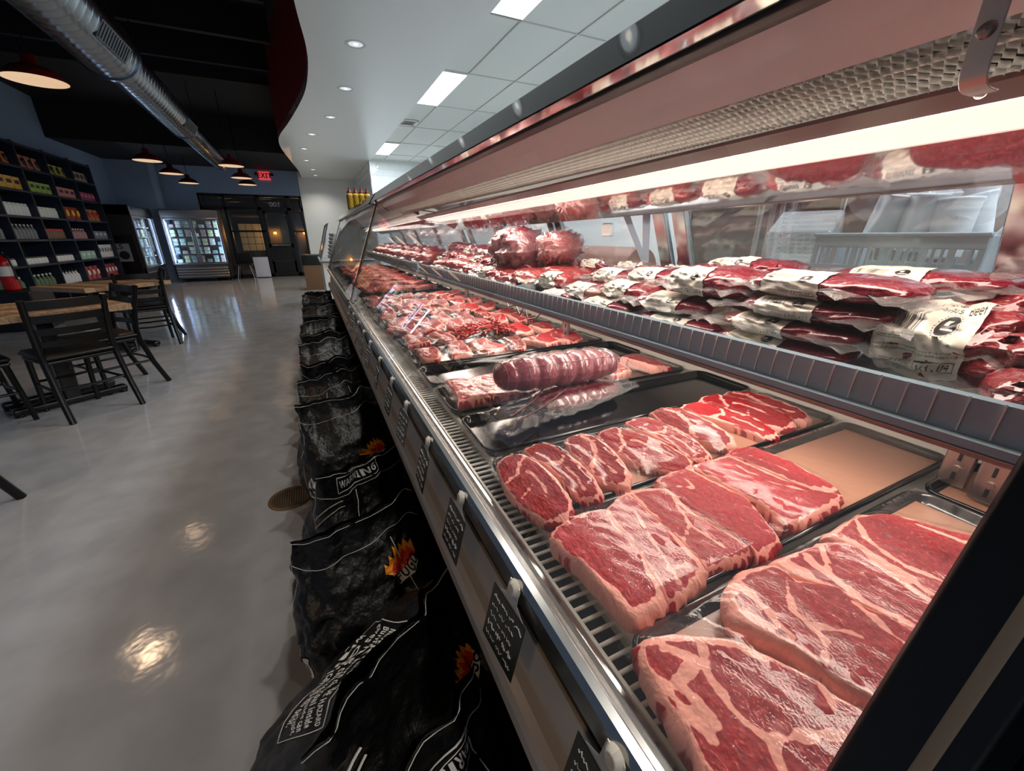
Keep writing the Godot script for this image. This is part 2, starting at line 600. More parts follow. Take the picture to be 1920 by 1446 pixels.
func meat_mat(im: Image, wet := 0.08) -> StandardMaterial3D:
	var m := mat(Color(1, 1, 1), 0.55)
	m.metallic_specular = 0.35
	var t := ImageTexture.create_from_image(im)
	m.albedo_texture = t
	m.texture_repeat = true
	m.clearcoat_enabled = true
	m.clearcoat = wet
	m.clearcoat_roughness = 0.1
	m.heightmap_enabled = true
	m.heightmap_texture = M.meat_relief
	m.heightmap_scale = 0.12
	return m

var steaks := {}

func meat_textures() -> void:
	warp = floats(noise(0.012, 3, 4))
	marb = floats(noise(0.02, 8, 4, FastNoiseLite.TYPE_SIMPLEX_SMOOTH, FastNoiseLite.FRACTAL_RIDGED))
	fine = floats(noise(0.09, 5, 3))
	M.meat_relief = noise_tex(noise(0.05, 12, 4), 256)
	var S := {
		"t1a": [[-56,-80,-37,-81,-3,-67,15,-56,37,-40,46,-23,58,-3,67,19,67,30,75,49,75,63,42,72,13,73,-24,68,-72,52,-84,26,-77,-1,-73,-36,-68,-64], [[0.004,-1,-56,-20,-32,-28,1,-21,29,-30,44], [0.004,-21,29,13,40,39,51], [0.0025,73,4,56,32,39,51,28,65], [0.006,-37,-63,-19,-45,-51,-34,-49,3], [0.005,-66,-55,-64,-20,-60,10]], 0.006, Vector2(0.006, -0.008), 512],
		"t1b": [[-50,-72,-13,-82,39,-75,39,-49,70,-24,72,6,82,40,79,60,38,70,-35,73,-38,57,-46,36,-48,25,-52,1,-64,-20,-73,-46], [[0.0025,27,-52,-10,-24,-10,-4,23,25], [0.003,-10,-4,-14,12,-42,27], [0.003,61,1,50,51,22,60], [0.005,-25,-73,-32,-44,-43,-4], [0.006,-60,-45,-50,-20]], 0.005, Vector2(-0.008, -0.004), 448],
		"t1c": [[-61,-65,-9,-64,42,-57,66,-37,49,4,40,47,43,73,-18,75,-22,53,-32,19,-41,-11,-57,-36], [[0.004,21,-54,-20,-22,-25,16,-11,66], [0.006,-11,-53,-22,-31], [0.008,-50,-55,-40,-35]], 0.004, Vector2(-0.007, -0.004), 448],
		"t1d": [[-61,-66,-1,-72,35,-70,79,-49,98,-8,129,40,53,69,-53,76,-74,66,-80,45,-70,2,-55,-35], [[0.003,7,-67,-28,-36,-38,10,-20,61], [0.004,74,-20,84,19,106,47], [0.007,-48,-50,-55,0,-60,40]], 0.005, Vector2(-0.009, -0.003), 448],
		"t2a": [[-47,-60,-24,-79,33,-84,57,-78,47,-40,46,-11,36,33,21,77,8,84,-24,85,-34,72,-36,34,-38,-3,-45,-31], [[0.003,20,-75,10,-78]], 0.004, Vector2(-0.002, 0.011), 384],
		"t2b": [[-14,-89,46,-108,41,-67,38,-4,31,44,24,61,1,69,-32,74,-52,70,-35,22,-25,-22,-24,-51], [[0.0025,20,-60,-5,10,-20,60], [0.002,-20,40,10,45]], 0.004, Vector2(0.006, 0.008), 320],
		"t2c": [[-23,-104,3,-106,45,-88,31,-29,38,22,44,58,34,68,-1,66,-29,63,-43,63,-38,48,-32,1,-29,-63], [[0.002,30,-60,4,-5,10,50], [0.0016,4,-5,-30,15]], 0.004, Vector2(0.003, -0.01), 320],
		"t2d": [[-32,-94,-17,-105,46,-108,53,-65,59,-2,36,47,17,77,-11,83,-40,84,-34,72,-36,30,-43,-20], [[0.0016,-20,-70,5,-55,20,-95]], 0.0035, Vector2(0.007, -0.006), 320],
		"t2e": [[-58,-97,-13,-97,30,-95,37,-69,42,-18,54,38,85,61,71,71,16,75,-39,77,-61,66,-50,33,-54,5,-60,-51], [[0.0016,10,-60,15,0,40,40], [0.001,-30,-40,-20,30]], 0.004, Vector2(0.005, -0.007), 320],
		"t2f": [[-42,-61,-9,-74,31,-62,41,2,35,55,27,88,-18,72,-30,16,-35,-35], [[0.0012,-10,-40,5,20]], 0.004, Vector2(-0.006, 0.006), 256],
		"rib": [[-29,-85,-7,-100,21,-85,31,-52,36,-5,31,51,22,80,6,95,-26,85,-40,38,-43,-20], [[0.003,-36,-30,-12,-36,8,-60,22,-70], [0.0022,6,-30,10,10,0,50], [0.002,-30,20,-4,6]], 0.0035, Vector2(0.005, 0.0), 320],
		"ribb": [[-19,-94,8,-95,29,-72,33,-7,27,49,11,87,-5,95,-25,76,-20,40,-17,-15,-22,-65], [[0.0035,-12,-30,6,-10,22,-20], [0.002,6,-10,4,40,-8,70]], 0.004, Vector2(0.006, 0.002), 320],
		"ribc": [[-9,-94,25,-89,42,-55,35,12,20,62,-4,83,-21,78,-31,44,-30,4,-27,-45], [[0.0045,-20,10,2,-8,24,-50,20,-75], [0.002,2,-8,0,50]], 0.0045, Vector2(0.004, 0.004), 320],
	}
	var sd := 1
	for n in S:
		var pl := smooth_poly(S[n][0], 64)
		var im := meat_tex(pl, S[n][1], S[n][4], sd, S[n][2], S[n][3], Color(0.70, 0.13, 0.17) if n.begins_with("t2") else Color(0.66, 0.15, 0.18) if n.begins_with("t1") else Color(0.62, 0.08, 0.11), Color(0.52, 0.09, 0.12) if n.begins_with('t1') else Color(0.52, 0.06, 0.1), Color(0.96, 0.68, 0.62))
		steaks[n] = [pl, steak_mesh(pl, 0.03 if n.begins_with("t") else 0.026, sd), meat_mat(im)]
		sd += 1
	# dark vacuum-packed meat and streaky skirt steak, as wrapping patterns
	var big := PackedVector2Array([Vector2(-0.1, -0.1), Vector2(0.1, -0.1), Vector2(0.1, 0.1), Vector2(-0.1, 0.1)])
	for q in [["pack_meat", Color(0.43, 0.07, 0.14), Color(0.25, 0.03, 0.08), 1.1, 50], ["roast_meat", Color(0.62, 0.17, 0.28), Color(0.47, 0.09, 0.19), 1.0, 33], ["pack_pale", Color(0.56, 0.19, 0.2), Color(0.4, 0.1, 0.12), 1.5, 61], ["skirt", Color(0.5, 0.09, 0.14), Color(0.36, 0.05, 0.09), 1.5, 72]]:
		var im := meat_tex(big, [], 320, q[4], -5.0, Vector2.ZERO, q[1], q[2], Color(0.86, 0.6, 0.53), q[3])
		var m := meat_mat(im, 1.0)
		m.clearcoat_roughness = 0.04
		m.heightmap_scale = 0.3
		m.roughness = 0.3
		m.uv1_triplanar = true
		m.uv1_scale = Vector3(5, 5, 5) if q[0] != "skirt" else Vector3(11, 11, 3.2)
		M[q[0]] = m
	M.skirt.heightmap_scale = 0.5

func steak(key: String, at: Vector3, label: String, group := "", tilt := Vector3.ZERO, scale := 1.0) -> MeshInstance3D:
	var o := obj("steak", steaks[key][1], steaks[key][2])
	o.position = at
	o.rotation = tilt
	if scale != 1.0: o.scale = Vector3(scale, scale, scale)
	tag(o, label, "steak", group)
	return o

# ---------------------------------------------------------------- refrigerated case
func strip(a: Vector2, b: Vector2, z0: float, z1: float) -> MB:
	var m := MB.new()
	m.quad(Vector3(a.x, a.y, z1), Vector3(a.x, a.y, z0), Vector3(b.x, b.y, z0), Vector3(b.x, b.y, z1))
	return m

func slab(a: Vector2, b: Vector2, t: float, z0: float, z1: float, bev := 0.0) -> MB:
	# a flat plate from a to b in x, y with thickness t
	var m := MB.new()
	var d := (b - a)
	var B := Basis(Vector3(0, 0, 1), atan2(d.y, d.x))
	m.box(Vector3((a.x + b.x) / 2, (a.y + b.y) / 2, (z0 + z1) / 2), Vector3(d.length(), t, z1 - z0), bev, B)
	return m

func case_unit(z0: float, z1: float, near: bool) -> void:
	var L := z1 - z0
	var zc := (z0 + z1) / 2
	var t := thing("meat_case", "long glass-fronted refrigerated meat case nearest to us" if near else "second glass-fronted meat case beyond the steel mullion", "display case", Vector3(0, 0, 0))
	var b := MB.new()
	b.box(Vector3(0.75, 0.06, zc), Vector3(0.96, 0.12, L))
	obj("kick_plate", b, M.matte_black, t)
	b = MB.new()
	b.box(Vector3(0.72, 0.36, zc), Vector3(1.02, 0.5, L), 0.006)
	b.box(Vector3(0.73, 0.69, zc), Vector3(1.0, 0.2, L))
	obj("body", b, M.black, t)
	b = MB.new()
	b.extr([Vector2(0.208, 0.553), Vector2(0.208, 0.628), Vector2(0.18, 0.627), Vector2(0.168, 0.62), Vector2(0.162, 0.605), Vector2(0.162, 0.575), Vector2(0.168, 0.56), Vector2(0.18, 0.554)], z0, z1)
	obj("bumper", b, M.bumper, t)
	obj("ledge_panel", slab(Vector2(0.2, 0.625), Vector2(0.209, 0.7), 0.012, z0, z1, 0.002), M.bumper, t)
	obj("gloss_panel", slab(Vector2(0.214, 0.7), Vector2(0.206, 0.8), 0.01, z0, z1), M.gloss_black, t)
	b = MB.new()
	b.extr([Vector2(0.177, 0.792), Vector2(0.215, 0.788), Vector2(0.217, 0.822), Vector2(0.212, 0.829), Vector2(0.207, 0.83), Vector2(0.203, 0.824), Vector2(0.197, 0.8235), Vector2(0.193, 0.83), Vector2(0.184, 0.829), Vector2(0.178, 0.822)], z0, z1)
	obj("sill_rail", b, M.alu, t)
	# return-air grille: white rods
	b = MB.new()
	for x in [0.219, 0.257]: b.box(Vector3(x, 0.822, zc), Vector3(0.004, 0.008, L))
	obj("grille_frame", b, M.wire, t)
	b = MB.new()
	b.tube([Vector3(0.219, 0, 0), Vector3(0.257, 0, 0)], 0.0028, 6, false)
	var rod := b.mesh()
	if near:
		var n := int(L / 0.0165)
		for k in n:
			var s := obj("grille_slat", rod, M.wire, t)
			s.position = Vector3(0, 0.823, z1 - 0.006 - k * L / n)
	else:
		b = MB.new()
		for k in int(L / 0.012): b.box(Vector3(0.238, 0.823, z1 - 0.006 - k * 0.012), Vector3(0.038, 0.004, 0.004))
		obj("grille_slats", b, M.wire, t).set_meta("kind", "stuff")
	b = MB.new()
	b.box(Vector3(0.24, 0.79, zc), Vector3(0.05, 0.006, L))
	obj("air_duct", b, M.matte_black, t)
	b = MB.new()
	b.tube([Vector3(0.263, 0.829, z1 - 0.02), Vector3(0.263, 0.829, z0 + 0.01)], 0.0055, 8)
	obj("rack_rail", b, M.wire, t)
	b = MB.new()
	b.box(Vector3(0.67, 0.81, zc), Vector3(0.82, 0.02, L))
	obj("deck", b, M.cream, t)
	obj("back_wall", slab(Vector2(1.085, 0.8), Vector2(1.11, 1.02), 0.015, z0, z1), M.cream, t)
	# shelf with its channel edge
	b = MB.new()
	b.box(Vector3(0.925, 1.018, zc), Vector3(0.43, 0.014, L))
	obj("shelf", b, M.steel, t)
	b = MB.new()
	b.extr([Vector2(0.694, 1.0), Vector2(0.72, 1.0), Vector2(0.722, 1.03), Vector2(0.716, 1.064), Vector2(0.71, 1.066), Vector2(0.706, 1.062), Vector2(0.702, 1.016), Vector2(0.69, 1.014), Vector2(0.688, 1.004)], z0, z1)
	obj("shelf_edge", b, M.channel, t)
	b = MB.new()
	for k in int(L / 0.03):
		b.box(Vector3(0.7025, 1.041, z1 - 0.01 - k * 0.03), Vector3(0.002, 0.046, 0.0016), 0.0, Basis(Vector3(0, 0, 1), -0.07))
	obj("channel_rib", b, M.white, t).set_meta("kind", "stuff")
	obj("shelf_lip", slab(Vector2(0.686, 0.999), Vector2(0.722, 0.999), 0.006, z0, z1), M.liplight, t)
	b = MB.new()
	b.box(Vector3(0.75, 1.0, zc), Vector3(0.04, 0.012, L - 0.06), 0.003)
	obj("shelf_lamp", b, M.lens_soft, t)
	b = MB.new()
	for z in ([-0.155, -1.37, -2.6] if near else [z1 - 0.6, z1 - 2.0]):
		for s in [0.0, 0.05]:
			b.box(Vector3(0.905 + s * 0.4, 0.93, z - s * 0.9), Vector3(0.012, 0.16, 0.036), 0.003)
			b.tube([Vector3(0.899 + s * 0.4, 0.882, z - s * 0.9), Vector3(0.896 + s * 0.4, 0.882, z - s * 0.9)], 0.006, 10)
	var std := obj("shelf_standard", b, M.satin, t)
	b = MB.new()
	for z in ([-0.155, -1.37, -2.6] if near else [z1 - 0.6, z1 - 2.0]):
		for s in [0.0, 0.05]:
			for k in 4: b.box(Vector3(0.8985 + s * 0.4, 0.87 + k * 0.035, z - s * 0.9), Vector3(0.002, 0.016, 0.004))
	obj("slot", b, M.matte_black, std)
	# front glass with its end posts
	obj("glass_front", slab(Vector2(0.196, 0.828), Vector2(0.446, 1.452), 0.004, z0 + 0.02, z1 - 0.005), M.glass, t)
	obj("glass_post", slab(Vector2(0.188, 0.8), Vector2(0.45, 1.462), 0.012, z0 - 0.01, z0 + 0.028, 0.003), M.post, t)
	# canopy
	b = MB.new()
	b.extr([Vector2(0.405, 1.459), Vector2(0.45, 1.523), Vector2(0.46, 1.53), Vector2(1.1, 1.545), Vector2(1.1, 1.37), Vector2(1.04, 1.362), Vector2(0.9, 1.408), Vector2(0.74, 1.425), Vector2(0.53, 1.45), Vector2(0.47, 1.462)], z0, z1)
	obj("canopy", b, M.canopy, t)
	obj("nose_trim", slab(Vector2(0.403, 1.457), Vector2(0.437, 1.4565), 0.003, z0, z1), M.mirror, t)
	obj("gasket", slab(Vector2(0.437, 1.4545), Vector2(0.466, 1.4535), 0.008, z0, z1, 0.003), M.black, t)
	obj("canopy_liner", slab(Vector2(0.466, 1.4545), Vector2(0.53, 1.413), 0.003, z0, z1), M.liner, t)
	# honeycomb air outlet
	b = MB.new()
	var n := int(L / 0.0105)
	var seg := 26 if near else 10
	for k in n:
		var z := z1 - 0.005 - k * L / n
		var base := b.v.size()
		for i in seg + 1:
			var x := 0.531 + 0.177 * i / seg
			var w := sin(i * TAU / 4.0 + 0.35 * sin(k * 1.7)) * 0.0024
			b.p(Vector3(x, 1.41, z + w))
			b.p(Vector3(x, 1.4155, z + w))
		for i in seg:
			var a := base + i * 2
			b.tri(a, a + 2, a + 3)
			b.tri(a, a + 3, a + 1)
	obj("honeycomb", b, M.comb, t).set_meta("kind", "stuff")
	b = MB.new()
	b.box(Vector3(0.62, 1.4315, zc), Vector3(0.18, 0.004, L))
	obj("air_plenum", b, M.plenum, t)
	b = MB.new()
	b.tube([Vector3(0.6, 1.4195, z1), Vector3(0.6, 1.4195, z0)], 0.0065, 8)
	obj("suction_pipe", b, M.steel, t)
	# lamp housing, hung a little lower towards the far end
	var lamp := Node3D.new()
	lamp.name = "lamp_housing"
	t.add_child(lamp, true)
	lamp.position = Vector3(0, 0, z1)
	lamp.rotation.x = -0.012
	var rail := MB.new()
	rail.extr([Vector2(0.708, 1.415), Vector2(0.712, 1.41), Vector2(0.742, 1.3955), Vector2(0.75, 1.396), Vector2(0.75, 1.418)], -L, 0)
	obj("lamp_rail", rail, M.white_metal, lamp)
	b = MB.new()
	b.extr([Vector2(0.762, 1.394), Vector2(0.77, 1.391), Vector2(0.87, 1.3835), Vector2(0.885, 1.386), Vector2(0.885, 1.402), Vector2(0.752, 1.402)], -L + 0.02, -0.02)
	obj("lamp_lens", b, M.lens, lamp)
	obj("mirror_panel", slab(Vector2(0.888, 1.386), Vector2(1.0, 1.327), 0.004, -L, 0), M.pink_mirror, lamp)
	# sliding glass doors at the back
	var door := Node3D.new()
	door.name = "rear_door"
	t.add_child(door, true)
	var top := Vector2(1.04, 1.372)
	var low := Vector2(1.165, 1.06)
	obj("door_sill", slab(low + Vector2(0.012, -0.03), low, 0.04, z0, z1, 0.004), M.alu, door)
	var zs := [-0.10, -0.275, -1.0, -1.09, -1.72, -1.8, -2.4, -2.48, -2.98] if near else [z1 - 0.05, z1 - 0.8, z1 - 1.6, z1 - 2.4, z1 - 3.2]
	for k in zs.size():
		var off := Vector2(0.006, 0.002) * (k % 2)
		obj("door_stile", slab(top + off, low + off, 0.022, zs[k] - 0.026, zs[k] + 0.026, 0.003), M.alu, door)
		if k + 1 < zs.size() and absf(zs[k + 1] - zs[k]) > 0.2:
			obj("door_glass", slab(top + off, low + off, 0.004, zs[k + 1] + 0.02, zs[k] - 0.02), M.door_glass, door)
	if not near: return
	# near end: dark glazed end panel, and the steel strap over the honeycomb
	b = MB.new()
	b.extr([Vector2(0.182, 0.795), Vector2(0.41, 1.462), Vector2(0.455, 1.525), Vector2(1.1, 1.54), Vector2(1.2, 1.0), Vector2(1.2, 0.1), Vector2(0.205, 0.1)], z1 + 0.004, z1 + 0.036)
	obj("end_panel", b, M.end_panel, t)
	obj("end_post", slab(Vector2(0.183, 0.797), Vector2(0.44, 1.458), 0.03, z1 - 0.012, z1 + 0.03, 0.004), M.black, t)
	obj("end_post_trim", slab(Vector2(0.172, 0.806), Vector2(0.425, 1.458), 0.006, z1 + 0.012, z1 + 0.019, 0.002), M.trim, t)
	var cab := thing("end_cabinet", "black cabinet past the dark end panel, at the lower right frame corner", "cabinet", Vector3(0.75, 0, 0.6))
	b = MB.new()
	b.box(Vector3(0, 0.55, 0), Vector3(1.0, 0.9, 1.2), 0.006)
	obj("body", b, M.black, cab)
	b = MB.new()
	b.box(Vector3(0, 0.05, 0), Vector3(0.94, 0.1, 1.14))
	obj("plinth", b, M.matte_black, cab)
	b = MB.new()
	var pth := [Vector2(0.5, 1.425), Vector2(0.5, 1.376), Vector2(0.502, 1.368), Vector2(0.507, 1.363), Vector2(0.514, 1.361), Vector2(0.53, 1.361)]
	for k in pth.size() - 1:
		var a: Vector2 = pth[k]
		var c: Vector2 = pth[k + 1]
		b.box(Vector3((a.x + c.x) / 2, (a.y + c.y) / 2, -0.189), Vector3(a.distance_to(c) + 0.001, 0.002, 0.017), 0.0008, Basis(Vector3(0, 0, 1), atan2(c.y - a.y, c.x - a.x)))
	obj("strap", b, M.strap, t)
	b = MB.new()
	b.lathe([Vector2(0.0, -0.004), Vector2(0.0018, -0.004), Vector2(0.002, -0.0025), Vector2(0.0045, -0.003), Vector2(0.006, 0.0)], 20, Transform3D(Basis(Vector3(0, 0, 1), -PI / 2), Vector3(0.4985, 1.398, -0.189)))
	obj("strap_bolt", b, M.satin, t)
	b = MB.new()
	b.lathe([Vector2(0.0, -0.003), Vector2(0.004, -0.0025), Vector2(0.006, 0.0)], 16, Transform3D(Basis(Vector3(0, 0, 1), -0.4), Vector3(0.726, 1.401, -0.262)))
	b.box(Vector3(0.726, 1.3985, -0.262), Vector3(0.006, 0.001, 0.001))
	obj("rail_screw", b, M.satin, t)
	# loose black cable under the shelf
	b = MB.new()
	b.tube([Vector3(0.74, 0.992, -1.62), Vector3(0.73, 0.965, -1.56), Vector3(0.735, 0.98, -1.5), Vector3(0.73, 0.95, -1.45), Vector3(0.735, 0.99, -1.42), Vector3(0.73, 0.94, -1.38), Vector3(0.735, 0.955, -1.33), Vector3(0.74, 0.992, -1.28)], 0.003, 6)
	tag(obj("cable", b, M.black), "loose black cable hanging in loops under the shelf edge", "cable")
	# thermometer stuck on the back glass, and the letter V seen through it
	var th := thing("thermometer", "small white square thermometer on the rear glass door of the case", "thermometer", Vector3(1.07, 1.272, -1.36), 0)
	b = MB.new()
	b.box(Vector3.ZERO, Vector3(0.02, 0.05, 0.056), 0.005)
	obj("housing", b, M.white, th)
	b = MB.new()
	b.box(Vector3(-0.0105, 0.003, 0), Vector3(0.002, 0.03, 0.036), 0.001)
	obj("display", b, M.screen, th)

func case_materials() -> void:
	M.trim = mat(Color(0.5, 0.45, 0.4), 0.35)
	M.plenum = mat(Color(0.1, 0.1, 0.1), 0.5)
	M.tag_clear = pane(Color(0.9, 0.92, 0.93), 0.3, 0.08)
	M.tag_black = mat(Color(0.03, 0.03, 0.03), 0.25)
	M.bumper = mat(Color(0.8, 0.77, 0.73), 0.32, 0.1)
	M.channel = mat(Color(0.6, 0.69, 0.74), 0.2, 0.0)
	M.liplight = mat(Color(0.6, 0.5, 0.46), 0.3, 0.3)
	M.lens = glow(Color(1.0, 0.94, 0.87), 0.95)
	M.lens_soft = glow(Color(1.0, 0.95, 0.88), 0.9)
	M.post = mat(Color(0.42, 0.38, 0.35), 0.3, 0.8)
	M.canopy = mat(Color(0.05, 0.05, 0.055), 0.05)
	M.canopy.metallic_specular = 0.9
	M.liner = mat(Color(0.9, 0.9, 0.9), 0.4, 0.1)
	M.comb = mat(Color(0.88, 0.88, 0.84), 0.35, 0.0)
	M.white_metal = mat(Color(0.42, 0.36, 0.34), 0.35, 0.2)
	M.strap = mat(Color(0.85, 0.83, 0.8), 0.3, 0.5)
	M.pink_mirror = mat(Color(0.93, 0.87, 0.85), 0.05, 0.9)
	M.door_glass = pane(Color(0.9, 0.95, 0.93), 0.06, 0.0)
	M.end_panel = mat(Color(0.015, 0.014, 0.012), 0.06)
	M.end_panel.metallic_specular = 0.3

# ---------------------------------------------------------------- trays of meat
func rrect(w: float, d: float, r: float, n := 6) -> PackedVector2Array:
	var o := PackedVector2Array()
	for c in [[1, 1, 0.0], [-1, 1, PI / 2], [-1, -1, PI], [1, -1, PI * 1.5]]:
		for k in n + 1:
			var a: float = c[2] + PI / 2 * k / n
			o.append(Vector2(c[0] * (w / 2 - r), c[1] * (d / 2 - r)) + Vector2(cos(a), sin(a)) * r)
	return o

func tray_base(w: float, d: float) -> MB:
	# shallow black tray, rim at y = 0.02; outline rings from the outside in
	var b := MB.new()
	var rings := [[0.0, 0.012], [-0.001, 0.017], [0.002, 0.02], [0.005, 0.0195], [0.008, 0.013], [0.012, 0.005], [0.016, 0.0035], [0.05, 0.003]]
	var n := 0
	for q in [[0.012, 0.0], [0.008, 0.002]] + rings:
		var o := rrect(w - 2 * float(q[0]), d - 2 * float(q[0]), maxf(0.008, 0.03 - float(q[0])))
		n = o.size()
		for k in n + 1: b.p(Vector3(o[k % n].x, q[1], o[k % n].y), o[k % n])
	for r in rings.size() + 1:
		for k in n:
			var a := r * (n + 1) + k
			b.tri(a, a + n + 1, a + n + 2)
			b.tri(a, a + n + 2, a + 1)
	var last := (rings.size() + 1) * (n + 1)
	var mid := b.p(Vector3(0, 0.003, 0))
	for k in n: b.tri(mid, last + k + 1, last + k)
	return b

func film_over(w: float, d: float, hf: Callable, sd: int, lift := 0.0025) -> MB:
	# stretched plastic: as high as what it covers, spanning the hollows, down over the rim
	var nx := 96
	var nz := 26
	var h := PackedFloat32Array()
	h.resize((nx + 1) * (nz + 1))
	for j in nz + 1:
		for i in nx + 1:
			h[j * (nx + 1) + i] = hf.call((float(i) / nx - 0.5) * w, (float(j) / nz - 0.5) * d)
	var s := h.duplicate()
	for it in 14:
		var q := s.duplicate()
		for j in range(1, nz):
			for i in range(1, nx):
				var k := j * (nx + 1) + i
				q[k] = maxf(h[k], (s[k - 1] + s[k + 1] + s[k - nx - 1] + s[k + nx + 1]) * 0.25)
		s = q
	var nn := noise(14.0, sd, 3, FastNoiseLite.TYPE_SIMPLEX_SMOOTH, FastNoiseLite.FRACTAL_RIDGED)
	var b := MB.new()
	for j in nz + 1:
		for i in nx + 1:
			var x := (float(i) / nx - 0.5) * w
			var z := (float(j) / nz - 0.5) * d
			var y := s[j * (nx + 1) + i] + lift + nn.get_noise_2d(x * 3.0, z * 1.3) * 0.0009
			if i == 0 or i == nx or j == 0 or j == nz: y = 0.004
			b.p(Vector3(x, y, z), Vector2(x, z))
	for j in nz:
		for i in nx:
			var a := j * (nx + 1) + i
			b.tri(a, a + nx + 1, a + nx + 2)
			b.tri(a, a + nx + 2, a + 1)
	return b

func heights(list: Array, tx: float, tz: float) -> Callable:
	# list of [outline, centre, top above the tray, slope along x]
	return func(x: float, z: float) -> float:
		var y := 0.02
		for s in list:
			var q := Vector2(x + tx - s[1].x, z + tz - s[1].y)
			if absf(q.x) < 0.14 and absf(q.y) < 0.13 and Geometry2D.is_point_in_polygon(q, s[0]): y = maxf(y, s[2] + q.x * s[3])
		return y

const DECK := 0.8345

func tray(x0: float, x1: float, z: float, d: float, label: String, list: Array, sd: int, wrapped := true, board := "") -> Node3D:
	var w := x1 - x0
	var t := thing("meat_tray", label, "tray", Vector3((x0 + x1) / 2, DECK, z), 0, "black trays in the meat case")
	obj("base", tray_base(w, d), M.tray, t)
	if board:
		var b := MB.new()
		b.box(Vector3(0, 0.006, 0), Vector3(w - 0.04, 0.003, d - 0.03), 0.001)
		obj("liner", b, M.board, t).set_meta("label", "brown paper liner")
	if wrapped:
		obj("film", film_over(w + 0.004, d + 0.004, heights(list, (x0 + x1) / 2, z), sd), M.film, t).set_meta("label", "clear stretched film")
	return t

